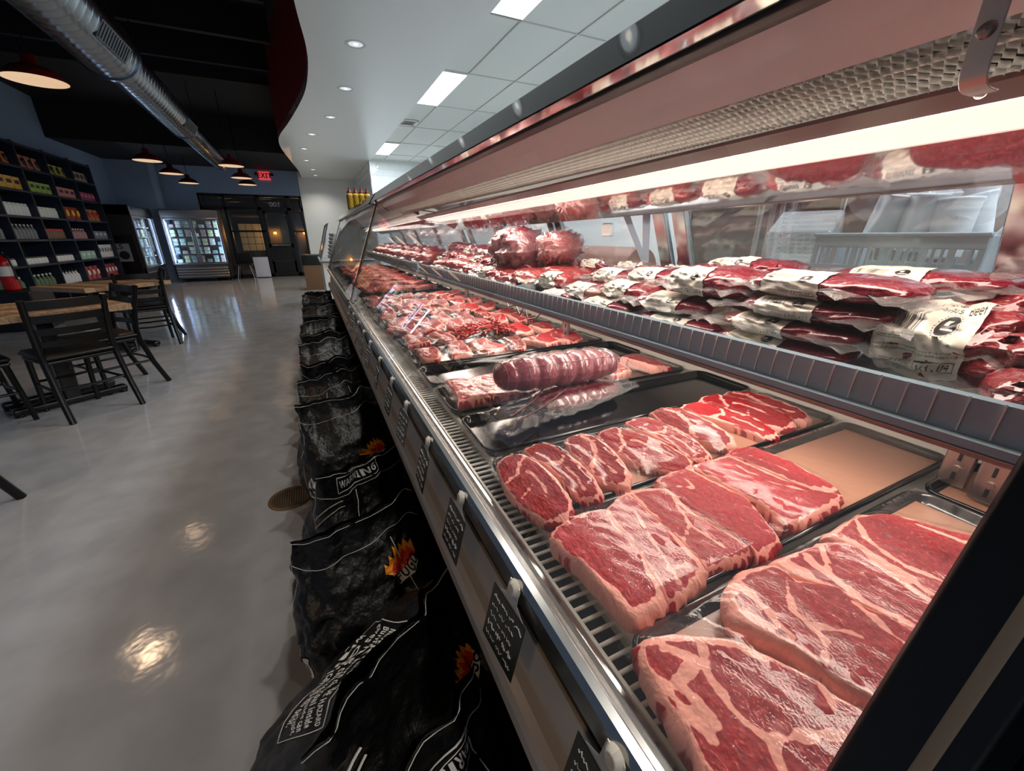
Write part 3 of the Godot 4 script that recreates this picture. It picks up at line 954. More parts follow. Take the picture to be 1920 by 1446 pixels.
func trays() -> void:
	var top := 0.866
	var t1 := [["t1a", Vector3(0.292, 0.868, -0.12), "marbled beef steak at the front corner of the nearest tray, partly cut by the frame"], ["t1b", Vector3(0.415, 0.872, -0.132), "second marbled steak of the nearest tray, with two red muscles"], ["t1c", Vector3(0.519, 0.868, -0.145), "third marbled steak of the nearest tray, with a broad fat seam"], ["t1d", Vector3(0.638, 0.866, -0.143), "rearmost steak of the nearest tray, under a white glare patch"]]
	var list := []
	for s in t1:
		steak(s[0], s[1], s[2], "thick marbled steaks in the nearest tray")
		list.append([steaks[s[0]][0], Vector2(s[1].x, s[1].z), s[1].y - DECK, 0.0])
	tray(0.232, 0.85, -0.122, 0.2, "black tray of large marbled steaks nearest to us", list, 1, true, "board")
	tray(0.86, 1.06, -0.122, 0.19, "brown lined empty end of a tray by the steel shelf standard", [], 2, false, "board")
	var t2 := [["t2a", Vector3(0.281, 0.868, -0.309), "front strip steak under wrinkled film in the second tray"], ["t2b", Vector3(0.352, 0.866, -0.298), "second strip steak of the second tray, with a pale fat edge"], ["t2c", Vector3(0.421, 0.864, -0.302), "third strip steak of the second tray, with a forked fat seam"], ["t2d", Vector3(0.495, 0.866, -0.311), "fourth strip steak of the second tray, narrow and red"], ["t2e", Vector3(0.609, 0.868, -0.318), "broad bright red strip steak with a white glare near its end"], ["t2f", Vector3(0.684, 0.8655, -0.354), "last narrow strip steak before the bare brown liner"]]
	list = []
	for s in t2:
		steak(s[0], s[1], s[2], "strip steaks in the second tray")
		list.append([steaks[s[0]][0], Vector2(s[1].x, s[1].z), s[1].y - DECK, 0.0])
	tray(0.252, 1.04, -0.325, 0.185, "black tray of strip steaks with bare brown liner at its back", list, 3, true, "board")
	var words := ["glossy dark red rib steak at the front end of the third tray", "second rib steak in the third tray, under a bright film glare", "third rib steak in the third tray, pale with two eyes", "fourth rib steak in the third tray, with a dark red centre", "fifth rib steak in the third tray, deep red with a fat cap", "sixth rib steak in the third tray, under a torn white glare", "seventh rib steak in the third tray, behind the white glare", "eighth rib steak in the third tray, wide and marbled", "rearmost rib steak in the third tray, close to the white back wall"]
	var rc := [[0.266, -0.488], [0.332, -0.506], [0.408, -0.503], [0.513, -0.5], [0.589, -0.516], [0.675, -0.525], [0.779, -0.523], [0.866, -0.54], [0.928, -0.53]]
	list = []
	for k in 9:
		var key: String = ["rib", "ribb", "ribc"][[0, 1, 2, 0, 1, 2, 1, 0, 2][k]]
		var o := steak(key, Vector3(rc[k][0] + 0.004, 0.871 - 0.0008 * k, rc[k][1]), words[k], "rib steaks overlapping in the third tray", Vector3(0, [0.0, 0.1, 0.0, 0.25, 0.1, 0.2, 0.3, 0.2, 0.35][k], 0.27), 1.0 if k < 5 else 1.06)
		list.append([steaks[key][0], Vector2(o.position.x, o.position.z), o.position.y - DECK, 0.27])
	tray(0.243, 1.045, -0.522, 0.19, "black tray of overlapping rib steaks, third from us", list, 4, true, "board")
	tray(0.252, 1.05, -0.73, 0.185, "mostly empty black tray holding the netted roast", [], 5, false)
	# fifth tray: thick shoulder steaks, the roast lies partly on it
	list = []
	for k in 5:
		var key: String = ["t2c", "t2e", "t1c", "t2b", "t2f"][k]
		var at := Vector3([0.315, 0.43, 0.56, 0.8, 0.93][k], 0.868, -0.945)
		steak(key, at, ["thick pink steak at the front of the fifth tray under shiny film", "second pink steak of the fifth tray, beside the netted roast", "third steak of the fifth tray, half under the netted roast", "fourth steak of the fifth tray, behind the netted roast", "rearmost pink steak of the fifth tray"][k], "pink steaks in the fifth tray")
		list.append([steaks[key][0], Vector2(at.x, at.z), at.y - DECK, 0.0])
	tray(0.25, 1.03, -0.945, 0.19, "black tray of thick pink steaks, fifth from us", list, 6)
	tray(0.254, 1.04, -1.15, 0.185, "empty black tray between two trays of steaks", [], 7, false)
	var keys := ["t2f", "t2b", "t2c", "ribb", "t1c", "t2d", "t2a"]
	var zs := [-1.36, -1.56, -1.77, -1.98, -2.2, -2.42, -2.64, -2.86]
	var names := ["pale pink pork chops", "pink pork loin slices", "bright red cutlets", "dark beef slices", "red beef steaks", "thin red steaks", "beef cuts", "small red steaks"]
	for r in zs.size():
		list = []
		if r == 1: ground_beef(Vector3(0.62, 0.85, zs[r] - 0.02))
		var n := 6
		for k in n:
			if r == 1 and k in [2, 3]: continue
			var key: String = keys[(k + r * 2) % keys.size()]
			var at := Vector3(0.32 + k * 0.115, 0.864 + 0.004 * (r % 3), zs[r])
			steak(key, at, "%s in film, %s far tray, %s piece from the grille" % [names[r], ["seventh", "eighth", "ninth", "tenth", "eleventh", "twelfth", "thirteenth", "fourteenth"][r], ORD[k]], names[r], Vector3(0, 0.2 * ((k * 7 + r) % 3 - 1), 0.15))
			list.append([steaks[key][0], Vector2(at.x, at.z), at.y - DECK, 0.0])
		tray(0.255, 1.03, zs[r], 0.19, "black tray of %s further along the case" % names[r], list, 10 + r, true)
	# second case, seen small through two panes
	for r in 8:
		var z := -3.35 - r * 0.4
		tray(0.26, 1.0, z, 0.3, ["black tray with red cuts in the second case, nearest the mullion", "second black tray of red cuts beyond the mullion", "third black tray of red cuts beyond the mullion", "fourth black tray of red cuts beyond the mullion", "fifth black tray of red cuts beyond the mullion", "sixth black tray of red cuts beyond the mullion", "seventh black tray of red cuts beyond the mullion", "last black tray of red cuts at the far case end"][r], [], 30 + r, false)
		for k in 4:
			steak(keys[(k + r) % keys.size()], Vector3(0.36 + k * 0.15, 0.872, z), "red cut in the %s tray of the second case, %s piece from the glass" % [ORD[r], ORD[k]], "red cuts in the second case", Vector3(0, k * 0.7, 0.1), 1.3)
	roast()

func ground_beef(at: Vector3) -> void:
	var b := MB.new()
	var rng := RandomNumberGenerator.new()
	rng.seed = 4
	for k in 150:
		var u := rng.randf_range(-1, 1)
		var w := rng.randf_range(-1, 1)
		var y := 0.05 * (1 - u * u * 0.7) * (1 - w * w * 0.5)
		var p := Vector3(u * 0.14, y, w * 0.075)
		var d := Vector3(rng.randf_range(-1, 1), rng.randf_range(-0.3, 0.3), rng.randf_range(-1, 1)).normalized() * 0.024
		b.tube([p - d, p - d * 0.3 + Vector3(0, 0.003, 0), p + d * 0.4 + Vector3(0, 0.002, 0), p + d], 0.0035, 5)
	var g := tag(obj("ground_beef", b, mat(Color(0.72, 0.14, 0.13), 0.4, 0, 0.5)), "mound of bright red ground beef strands in a far tray", "ground beef", "", "stuff")
	g.position = at

func roast() -> void:
	# netted roast in its clear bag, lying across two trays
	var t := thing("netted_roast", "purple-red roast tied in netting inside a clear vacuum bag", "roast", Vector3(0.535, 0.925, -0.842), -0.05)
	var nz := noise(9, 3, 3)
	var rad := func(u: float) -> float: return 0.052 * pow(maxf(0.0, 1.0 - pow(absf(u * 2 - 1), 5.0)), 0.5)
	var surf := func(u: float, v: float) -> Vector3:
		var a := TAU * v
		var r: float = rad.call(u)
		var g := 1.0 - 0.13 * pow(absf(cos(u * PI * 7.0)), 12.0)
		r *= g * (1.0 + 0.06 * nz.get_noise_3d(u * 3, cos(a), sin(a)))
		return Vector3((u - 0.5) * 0.36, sin(a) * r * 0.82, cos(a) * r * 1.08)
	var b := MB.new()
	b.grid(64, 28, surf)
	obj("meat", b, M.roast_meat, t)
	b = MB.new()
	for k in 7:
		var pth := []
		for i in 25: pth.append(surf.call((k + 0.5) / 7.0, i / 24.0) * 1.01)
		b.tube(pth, 0.0013, 5, false)
	for v in [0.12, 0.25, 0.38]:
		var pth := []
		for i in 30: pth.append(surf.call(0.03 + i / 31.0, v) + Vector3(0, 0.001, 0))
		b.tube(pth, 0.0011, 5, false)
	obj("netting", b, mat(Color(0.55, 0.2, 0.25), 0.6), t)
	b = MB.new()
	b.grid(40, 16, func(u, v):
		var a: float = TAU * v
		var s: Vector3 = surf.call(clampf(u * 1.1 - 0.04, 0.02, 0.98), v)
		s += Vector3(0, sin(a), cos(a)) * (0.005 + 0.002 * nz.get_noise_2d(u * 9, v * 9))
		if u > 0.9:
			s.y = lerpf(s.y, -0.03 + s.y * 0.1, (u - 0.9) * 10)
			s.z *= 1.0 + (u - 0.9) * 4.0
			s.x += (u - 0.9) * 0.9
		return s)
	obj("vacuum_bag", b, M.bag_film, t)
	# bag of meat below it, its loose end hanging over the empty tray
	var q := thing("vacuum_pack", "clear vacuum bag with a wrinkled loose end lying under the netted roast", "meat pack", Vector3(0.52, 0.862, -0.80), 0.1)
	b = MB.new()
	b.grid(36, 20, func(u, v):
		var a: float = TAU * v
		var r: float = 0.045 * pow(maxf(0.0, 1.0 - pow(absf(u * 2 - 1), 4.0)), 0.5) * (1 + 0.15 * nz.get_noise_3d(u * 4, cos(a), sin(a)))
		return Vector3((u - 0.5) * 0.27 + 0.05, sin(a) * r * 0.5, cos(a) * r * 1.3))
	obj("meat", b, M.pack_meat, q)
	b = MB.new()
	b.grid(44, 24, func(u, v):
		var fold := 0.008 * nz.get_noise_2d(u * 14, v * 5) + 0.004 * sin(v * 30 + u * 8)
		return Vector3(-0.22 + u * 0.44, 0.012 + 0.018 * sin(u * PI) * sin(v * PI) + fold - 0.02 * (1 - u), 0.075 - v * 0.15 + 0.03 * (1 - u)))
	obj("bag_top", b, M.bag_film, q)
	b = MB.new()
	b.tube([Vector3(-0.18, 0.01, 0.05), Vector3(-0.1, 0.018, 0.02), Vector3(-0.02, 0.034, -0.03), Vector3(0.02, 0.04, -0.05)], 0.0022, 6)
	b.tube([Vector3(-0.17, 0.0, 0.06), Vector3(-0.09, 0.014, 0.05), Vector3(0.0, 0.03, 0.02)], 0.0017, 6)
	obj("juice_streak", b, mat(Color(0.4, 0.1, 0.07), 0.2), q)

# ---------------------------------------------------------------- lettering for labels
const FONT := {
	"A": "7E1111117E", "B": "7F49494936", "C": "3E41414122", "D": "7F4141413E", "E": "7F49494941", "F": "7F09090901", "G": "3E41495132", "H": "7F0808087F", "I": "00417F4100", "K": "7F08142241", "L": "7F40404040", "M": "7F0204027F", "N": "7F0408107F", "O": "3E4141413E", "P": "7F09090906", "R": "7F09192946", "S": "2649494932", "T": "01017F0101", "U": "3F4040403F", "W": "7F2018207F", "Y": "0708700807", "Z": "6151494543",
	"0": "3E5149453E", "1": "00427F4000", "2": "4261514946", "3": "2141454B31", "4": "1814127F10", "5": "2745454539", "6": "3C4A494930", "7": "0171090503", "8": "3649494936", "9": "064949291E", "$": "242A7F2A12", ".": "0060600000", "/": "2010080402", " ": "0000000000",
	"a": "2054545478", "d": "384444487F", "e": "3854545418", "f": "087E090102", "g": "0C5252523E", "i": "00447D4000", "k": "7F10284400", "n": "7C08040478", "o": "3844444438", "r": "7C08040408", "s": "4854545420", "t": "043F444020", "u": "3C40407C00",
}

func write(im: Image, txt: String, x: int, y: int, s: int, c: Color) -> void:
	for ch in txt:
		var code: String = FONT.get(ch, "0000000000")
		for k in 5:
			var bits := code.substr(k * 2, 2).hex_to_int()
			for j in 7:
				if bits >> j & 1: im.fill_rect(Rect2i(x + k * s, y + j * s, s, s), c)
		x += 6 * s

func scribble(im: Image, x: int, y: int, w: int, rows: int, rng: RandomNumberGenerator) -> void:
	# the small print, too small to read
	for r in rows:
		var a := x
		while a < x + w:
			var l := rng.randi_range(1, 3)
			im.fill_rect(Rect2i(a, y + r * 5, l, 3), Color(0.45, 0.44, 0.43))
			a += l + 1 + (2 if rng.randf() < 0.2 else 0)

func label_image(price: String, first: String, second: String, sd: int) -> Image:
	var im := Image.create(256, 192, false, Image.FORMAT_RGB8)
	im.fill(Color(0.76, 0.74, 0.69))
	var rng := RandomNumberGenerator.new()
	rng.seed = sd
	var ink := Color(0.1, 0.1, 0.1)
	if first:
		write(im, first, 60, 6, 2, ink)
		write(im, second, 14, 24, 2, ink)
	var x := 16
	while x < 130:
		var w := rng.randi_range(1, 4)
		im.fill_rect(Rect2i(x, 46, w, 44), ink)
		x += w + rng.randi_range(1, 4)
	# round emblem: dark disc with a pale figure
	for j in range(-30, 31):
		for i in range(-30, 31):
			var r := sqrt(i * i + j * j)
			if r < 24 and not (absf(i + 4) < 7 and j < 2 and j > -14) and not (absf(i - 3) < 15 and j > 8 and j < 13): im.set_pixel(186 + i, 70 + j, ink)
			elif r > 26 and r < 29 and (int(atan2(j, i) * 9) % 2 == 0): im.set_pixel(186 + i, 70 + j, Color(0.35, 0.35, 0.35))
	scribble(im, 16, 98, 120, 3, rng)
	scribble(im, 16, 122, 224, 2, rng)
	im.fill_rect(Rect2i(150, 136, 92, 2), ink)
	im.fill_rect(Rect2i(150, 136, 2, 24), ink)
	im.fill_rect(Rect2i(150, 158, 92, 2), ink)
	im.fill_rect(Rect2i(240, 136, 2, 24), ink)
	write(im, price, 160, 141, 2, ink)
	scribble(im, 16, 140, 120, 8, rng)
	return im

# ---------------------------------------------------------------- vacuum packs
func pack(at: Vector3, len: float, wid: float, thick: float, turn: float, roll: float, sd: int, label: String, look := "pack_meat", lab := "", group := "vacuum packs on the case shelf", lump := 0.12, labu := 0.6, called := "vacuum_pack", freq := 3.0) -> Node3D:
	# long side along local z; the label wraps from the top down over the side that faces the aisle
	var t := thing(called, label, "meat pack", at, turn, group)
	t.rotation.z = roll
	var nz := noise(freq, sd, 3)
	var surf := func(u: float, v: float, grow: float) -> Vector3:
		var a := TAU * v
		var e := pow(maxf(0.0, 1.0 - pow(absf(u * 2 - 1), 3.4)), 0.5)
		var c := cos(a)
		var s := sin(a)
		var k := 1.0 + lump * nz.get_noise_3d(u * 2.2, c * 0.9, s * 0.9)
		var x := -signf(c) * pow(absf(c), 0.75) * (wid / 2 * k + grow) * (0.25 + 0.75 * e)
		var y := signf(s) * pow(absf(s), 0.8) * (thick / 2 * k + grow)
		return Vector3(x * minf(1.0, e * 3.0), y * e, (u - 0.5) * (len + grow * 2))
	var b := MB.new()
	b.grid(36, 36, func(u, v): return surf.call(u, v, 0.0))
	obj("meat", b, M[look], t)
	b = MB.new()
	var fn := noise(6.0, sd + 50, 2)
	b.grid(18, 12, func(u, v):
		var x: float = (v - 0.5) * (wid + 0.035)
		var z: float = (u - 0.5) * (len + 0.09)
		return Vector3(x, thick * 0.04 + 0.012 * fn.get_noise_2d(x * 5, z * 5) * (0.4 + absf(v - 0.5) * 2.0) - 0.006 * absf(u - 0.5) * 2, z))
	obj("bag_edge", b, M.bag_film, t).set_meta("label", "clear vacuum bag edge")
	if called == "vacuum_roast":
		var cr := noise(7.0, sd + 9, 2, FastNoiseLite.TYPE_SIMPLEX_SMOOTH, FastNoiseLite.FRACTAL_RIDGED)
		b = MB.new()
		b.grid(34, 34, func(u, v): return surf.call(u, v, 0.004 + 0.005 * cr.get_noise_3d(u * 0.5, cos(TAU * v) * 0.25, sin(TAU * v) * 0.25)))
		obj("vacuum_bag", b, M.bag_film, t)
	if lab:
		b = MB.new()
		var half := 0.052 / len
		b.grid(20, 20, func(u, v): return surf.call(1.0 - labu + (u - 0.5) * 2 * half, 0.24 - v * 0.36, 0.011 if called == "vacuum_roast" else 0.009 if look == "skirt" else 0.003), true)
		# the print runs along the pack
		obj("label", b, M[lab], t).set_meta("label", "white printed label")
	return t

func shelf_packs() -> void:
	for q in [["lab_a", "$15.07", "", "", 1], ["lab_b", "$15.42", "", "", 2], ["lab_c", "$13.47", "", "", 3], ["lab_d", "$16.29", "", "", 4], ["lab_e", "$41.04", "Skirt Steak", "Certified Angus Beef", 5], ["lab_f", "$16.99", "Tri Tip", "", 6]]:
		var m := mat(Color(1, 1, 1), 0.35)
		m.albedo_texture = ImageTexture.create_from_image(label_image(q[1], q[2], q[3], q[4]))
		M[q[0]] = m
	# the stack with four price labels
	pack(Vector3(0.83, 1.047, -0.47), 0.25, 0.14, 0.036, 0.04, 0.0, 1, "bottom pack of the labelled steak stack on the shelf, priced $16.29", "pack_meat", "lab_d")
	pack(Vector3(0.835, 1.083, -0.465), 0.26, 0.14, 0.036, -0.02, 0.03, 2, "steak pack priced $13.47, second from below in its stack", "pack_meat", "lab_c")
	pack(Vector3(0.845, 1.12, -0.435), 0.25, 0.14, 0.038, 0.05, 0.03, 3, "steak pack priced $15.42, third from below in its stack", "pack_meat", "lab_b")
	pack(Vector3(0.855, 1.162, -0.43), 0.29, 0.14, 0.045, -0.03, 0.05, 4, "large steak pack priced $15.07 on top of the labelled stack", "pack_meat", "lab_a")
	pack(Vector3(0.98, 1.175, -0.35), 0.26, 0.13, 0.036, 0.06, 0.02, 5, "steak pack behind the $15.07 one, its clear tip pointing at the crate", "pack_meat", "lab_f", "vacuum packs on the case shelf", 0.12, 0.62)
	pack(Vector3(0.98, 1.135, -0.36), 0.27, 0.14, 0.04, 0.0, 0.0, 6, "lower steak pack behind the labelled stack, with a silvery empty tip")
	pack(Vector3(0.98, 1.09, -0.4), 0.27, 0.14, 0.04, 0.0, 0.0, 7, "hidden steak pack low behind the labelled stack")
	pack(Vector3(0.96, 1.178, -0.65), 0.22, 0.13, 0.04, 0.15, 0.05, 8, "rounded steak pack standing behind the left end of the stack", "pack_meat", "lab_f", "vacuum packs on the case shelf", 0.2, 0.66)
	pack(Vector3(0.97, 1.13, -0.68), 0.26, 0.15, 0.05, 0.05, 0.0, 9, "dark pack under the rounded one behind the stack")
	# the group to its left
	pack(Vector3(0.86, 1.15, -0.675), 0.22, 0.13, 0.06, 0.12, 0.2, 10, "thick dark red pack with a label on its left, leaning up", "pack_meat", "lab_f", "vacuum packs on the case shelf", 0.15, 0.68)
	pack(Vector3(0.85, 1.088, -0.76), 0.25, 0.14, 0.045, 0.0, 0.1, 11, "dark red pack with a large label below the thick leaning one", "pack_meat", "lab_c", "vacuum packs on the case shelf", 0.1, 0.5)
	pack(Vector3(0.83, 1.045, -0.72), 0.25, 0.13, 0.034, 0.03, 0.0, 12, "bottom pack with a curled white label at the shelf edge", "pack_meat", "lab_d", "vacuum packs on the case shelf", 0.1, 0.5)
	pack(Vector3(0.93, 1.135, -0.92), 0.2, 0.13, 0.05, 0.1, 0.12, 13, "round dark pack with a square label, beside the thick leaning pack", "pack_meat", "lab_a", "vacuum packs on the case shelf", 0.15, 0.58)
	pack(Vector3(0.86, 1.1, -0.96), 0.22, 0.13, 0.045, -0.05, 0.15, 14, "dark pack with a small label in the second row of the shelf", "pack_meat", "lab_f", "vacuum packs on the case shelf", 0.15, 0.5)
	pack(Vector3(0.82, 1.05, -1.0), 0.22, 0.12, 0.035, 0.05, 0.05, 15, "flat pack with a white label at the shelf edge, left of centre", "pack_meat", "lab_b", "vacuum packs on the case shelf", 0.12, 0.52)
	pack(Vector3(0.95, 1.12, -1.13), 0.2, 0.14, 0.05, 0.1, 0.1, 16, "pack with a large white label in the back row", "pack_meat", "lab_c", "vacuum packs on the case shelf", 0.15, 0.5)
	pack(Vector3(0.86, 1.075, -1.17), 0.21, 0.13, 0.045, 0.0, 0.15, 17, "pack with a tilted white label in the middle row", "pack_meat", "lab_d", "vacuum packs on the case shelf", 0.15, 0.48)
	pack(Vector3(0.82, 1.045, -1.27), 0.2, 0.12, 0.035, 0.1, 0.0, 18, "small pack with a bent label hanging at the shelf edge", "pack_meat", "lab_a", "vacuum packs on the case shelf", 0.15, 0.5)
	pack(Vector3(0.86, 1.09, -1.37), 0.16, 0.12, 0.06, 0.2, 0.12, 19, "small brown-red pack with a label wrapped round its end", "pack_pale", "lab_b", "vacuum packs on the case shelf", 0.2, 0.6)
	pack(Vector3(0.86, 1.085, -1.62), 0.2, 0.14, 0.06, -0.1, 0.1, 20, "unlabelled pale brown round pack under the big roast", "pack_pale", "", "vacuum packs on the case shelf", 0.15)
	pack(Vector3(0.98, 1.1, -1.5), 0.3, 0.15, 0.06, 0.1, 0.0, 21, "long pink pack lying behind the small labelled ones", "pack_pale")
	# large roasts and skirt steak
	pack(Vector3(0.93, 1.19, -1.86), 0.3, 0.22, 0.17, 0.15, 0.1, 22, "big faceted red roast in a wrinkled vacuum bag, highest on the shelf", "pack_meat", "", "large roasts on the case shelf", 0.5, 0.4, "vacuum_roast", 5.0)
	pack(Vector3(1.0, 1.2, -1.6), 0.2, 0.16, 0.12, -0.1, 0.1, 23, "fatty roast in a clear bag to the right of the biggest one", "pack_pale", "", "large roasts on the case shelf", 0.6, 0.4, "vacuum_roast", 5.5)
	pack(Vector3(0.94, 1.09, -0.2), 0.33, 0.26, 0.11, 0.05, 0.06, 24, "large streaky skirt steak pack labelled Skirt Steak Certified Angus Beef", "skirt", "lab_e", "", 0.3, 0.72)
	pack(Vector3(1.02, 1.15, -0.22), 0.26, 0.16, 0.06, -0.1, 0.1, 25, "streaky skirt steak bag behind the labelled skirt steak", "skirt", "", "", 0.4)
	pack(Vector3(0.85, 1.06, -0.09), 0.22, 0.18, 0.07, 0.3, 0.1, 26, "skirt steak bag cut off by the frame at the shelf end", "skirt", "", "", 0.4)
	pack(Vector3(1.05, 1.2, -0.13), 0.2, 0.14, 0.05, 0.2, 0.1, 27, "skirt steak bag with a clear lip, high at the frame edge", "skirt", "", "", 0.4)
	# back row, seen above all in the polished panel under the lamp
	for k in 7:
		pack(Vector3(1.055, 1.1, -0.48 - k * 0.23), 0.22, 0.12, 0.06, 0.04 * (k % 3 - 1), -1.05, 60 + k, "labelled pack in the back row, mirrored in the polished panel, %s from the near end" % ["first", "second", "third", "fourth", "fifth", "sixth", "seventh"][k], "pack_pale" if k % 2 else "pack_meat", ["lab_a", "lab_c", "lab_f"][k % 3], "back row of packs against the rear doors", 0.25, 0.5)
	# the jumble towards the far end
	var rng := RandomNumberGenerator.new()
	rng.seed = 77
	for k in 24:
		var z := -1.75 - k * 0.053
		var row := k % 3
		pack(Vector3(0.83 + row * 0.09, 1.062 + row * 0.045 + rng.randf_range(0, 0.02), z - rng.randf_range(0, 0.05)), rng.randf_range(0.17, 0.25), rng.randf_range(0.12, 0.15), rng.randf_range(0.05, 0.075), rng.randf_range(-0.4, 0.4), rng.randf_range(0.0, 0.25), 100 + k, "vacuum-packed cut in the shelf jumble, %s going from the big roast to the mullion" % ORD[k], "pack_meat" if k % 3 else "pack_pale", "lab_c" if k % 7 == 3 else "", "jumbled packs towards the mullion", 0.3)
	for k in 14:
		var z := -3.4 - k * 0.2
		pack(Vector3(0.86 + (k % 2) * 0.1, 1.075 + (k % 2) * 0.04, z), 0.24, 0.2, 0.1, rng.randf_range(-0.3, 0.3), 0.1, 150 + k, "vacuum-packed cut on the second case's shelf, %s from the mullion" % ORD[k], "pack_meat" if k % 2 else "pack_pale", "", "packs on the shelf of the second case", 0.3)

func price_tags() -> void:
	# clear clip, suction button and black card hung along the sill
	var t := thing("price_tag", "black price card in a clear clip on a white suction button, by the nearest tray", "price tag", Vector3.ZERO, 0, "price tags along the case sill")
	var b := MB.new()
	b.lathe([Vector2(0.0, 0.004), Vector2(0.003, 0.004), Vector2(0.005, 0.007), Vector2(0.008, 0.006), Vector2(0.0125, 0.0), Vector2(0.012, -0.001), Vector2(0, -0.001)], 20, Transform3D(Basis(Vector3(0, 0, 1), PI / 2 - 0.2), Vector3(-0.002, 0.004, 0)))
	obj("suction_button", b, mat(Color(0.88, 0.87, 0.83), 0.3), t)
	b = MB.new()
	b.prism(PackedVector2Array([Vector2(-0.012, 0.012), Vector2(0.012, 0.012), Vector2(0.014, -0.012), Vector2(0.032, -0.02), Vector2(0.036, -0.028), Vector2(0.03, -0.056), Vector2(-0.03, -0.056), Vector2(-0.036, -0.028), Vector2(-0.032, -0.02), Vector2(-0.014, -0.012)]), 0.0012, Transform3D(Basis(Vector3(0, 0, 1), Vector3(0.25, 0.97, 0).normalized(), Vector3(-0.97, 0.25, 0).normalized()), Vector3(-0.004, 0, 0)))
	obj("clip", b, M.tag_clear, t)
	b = MB.new()
	b.prism(PackedVector2Array([Vector2(-0.042, -0.02), Vector2(0.042, -0.02), Vector2(0.042, -0.105), Vector2(-0.042, -0.105)]), 0.0012, Transform3D(Basis(Vector3(0, 0, 1), Vector3(0.25, 0.97, 0).normalized(), Vector3(-0.97, 0.25, 0).normalized()), Vector3(-0.0055, 0, 0)))
	var card := obj("card", b, M.tag_black, t)
	b = MB.new()
	var rng := RandomNumberGenerator.new()
	rng.seed = 2
	for r in 5:
		var x := -0.034
		while x < 0.026:
			var w := rng.randf_range(0.008, 0.02)
			var pth := []
			for i in 9: pth.append(Vector3(0, -0.032 - r * 0.015 + rng.randf_range(-0.003, 0.003) * (1.6 if r == 3 else 1.0), x + w * i / 8.0))
			b.tube(pth, 0.0006 if r != 3 else 0.001, 4, false)
			x += w + 0.004
	var ink := obj("chalk_print", b, M.white_ink, card)
	ink.rotation.z = -0.252
	ink.position = Vector3(-0.0074, 0.0, 0)
	var zs := [-0.155, -0.358, -0.573, -0.803, -1.039, -1.26, -1.518, -1.797, -2.03, -2.28, -2.55, -2.82]
	var words := ["by the nearest tray", "before the strip steaks", "before the rib steaks", "before the netted roast", "before the pink steaks", "before the empty tray", "before the pork chops", "before the ground beef tray", "before the ninth tray", "before the tenth tray", "two before the mullion", "closest to the mullion"]
	for k in zs.size():
		var at := Vector3(0.176, 0.812, zs[k])
		if k == 0: t.position = at
		else: dup(t, at, 0.06 * ((k * 5) % 3 - 1), "black price card in a clear clip hung on the sill " + words[k])

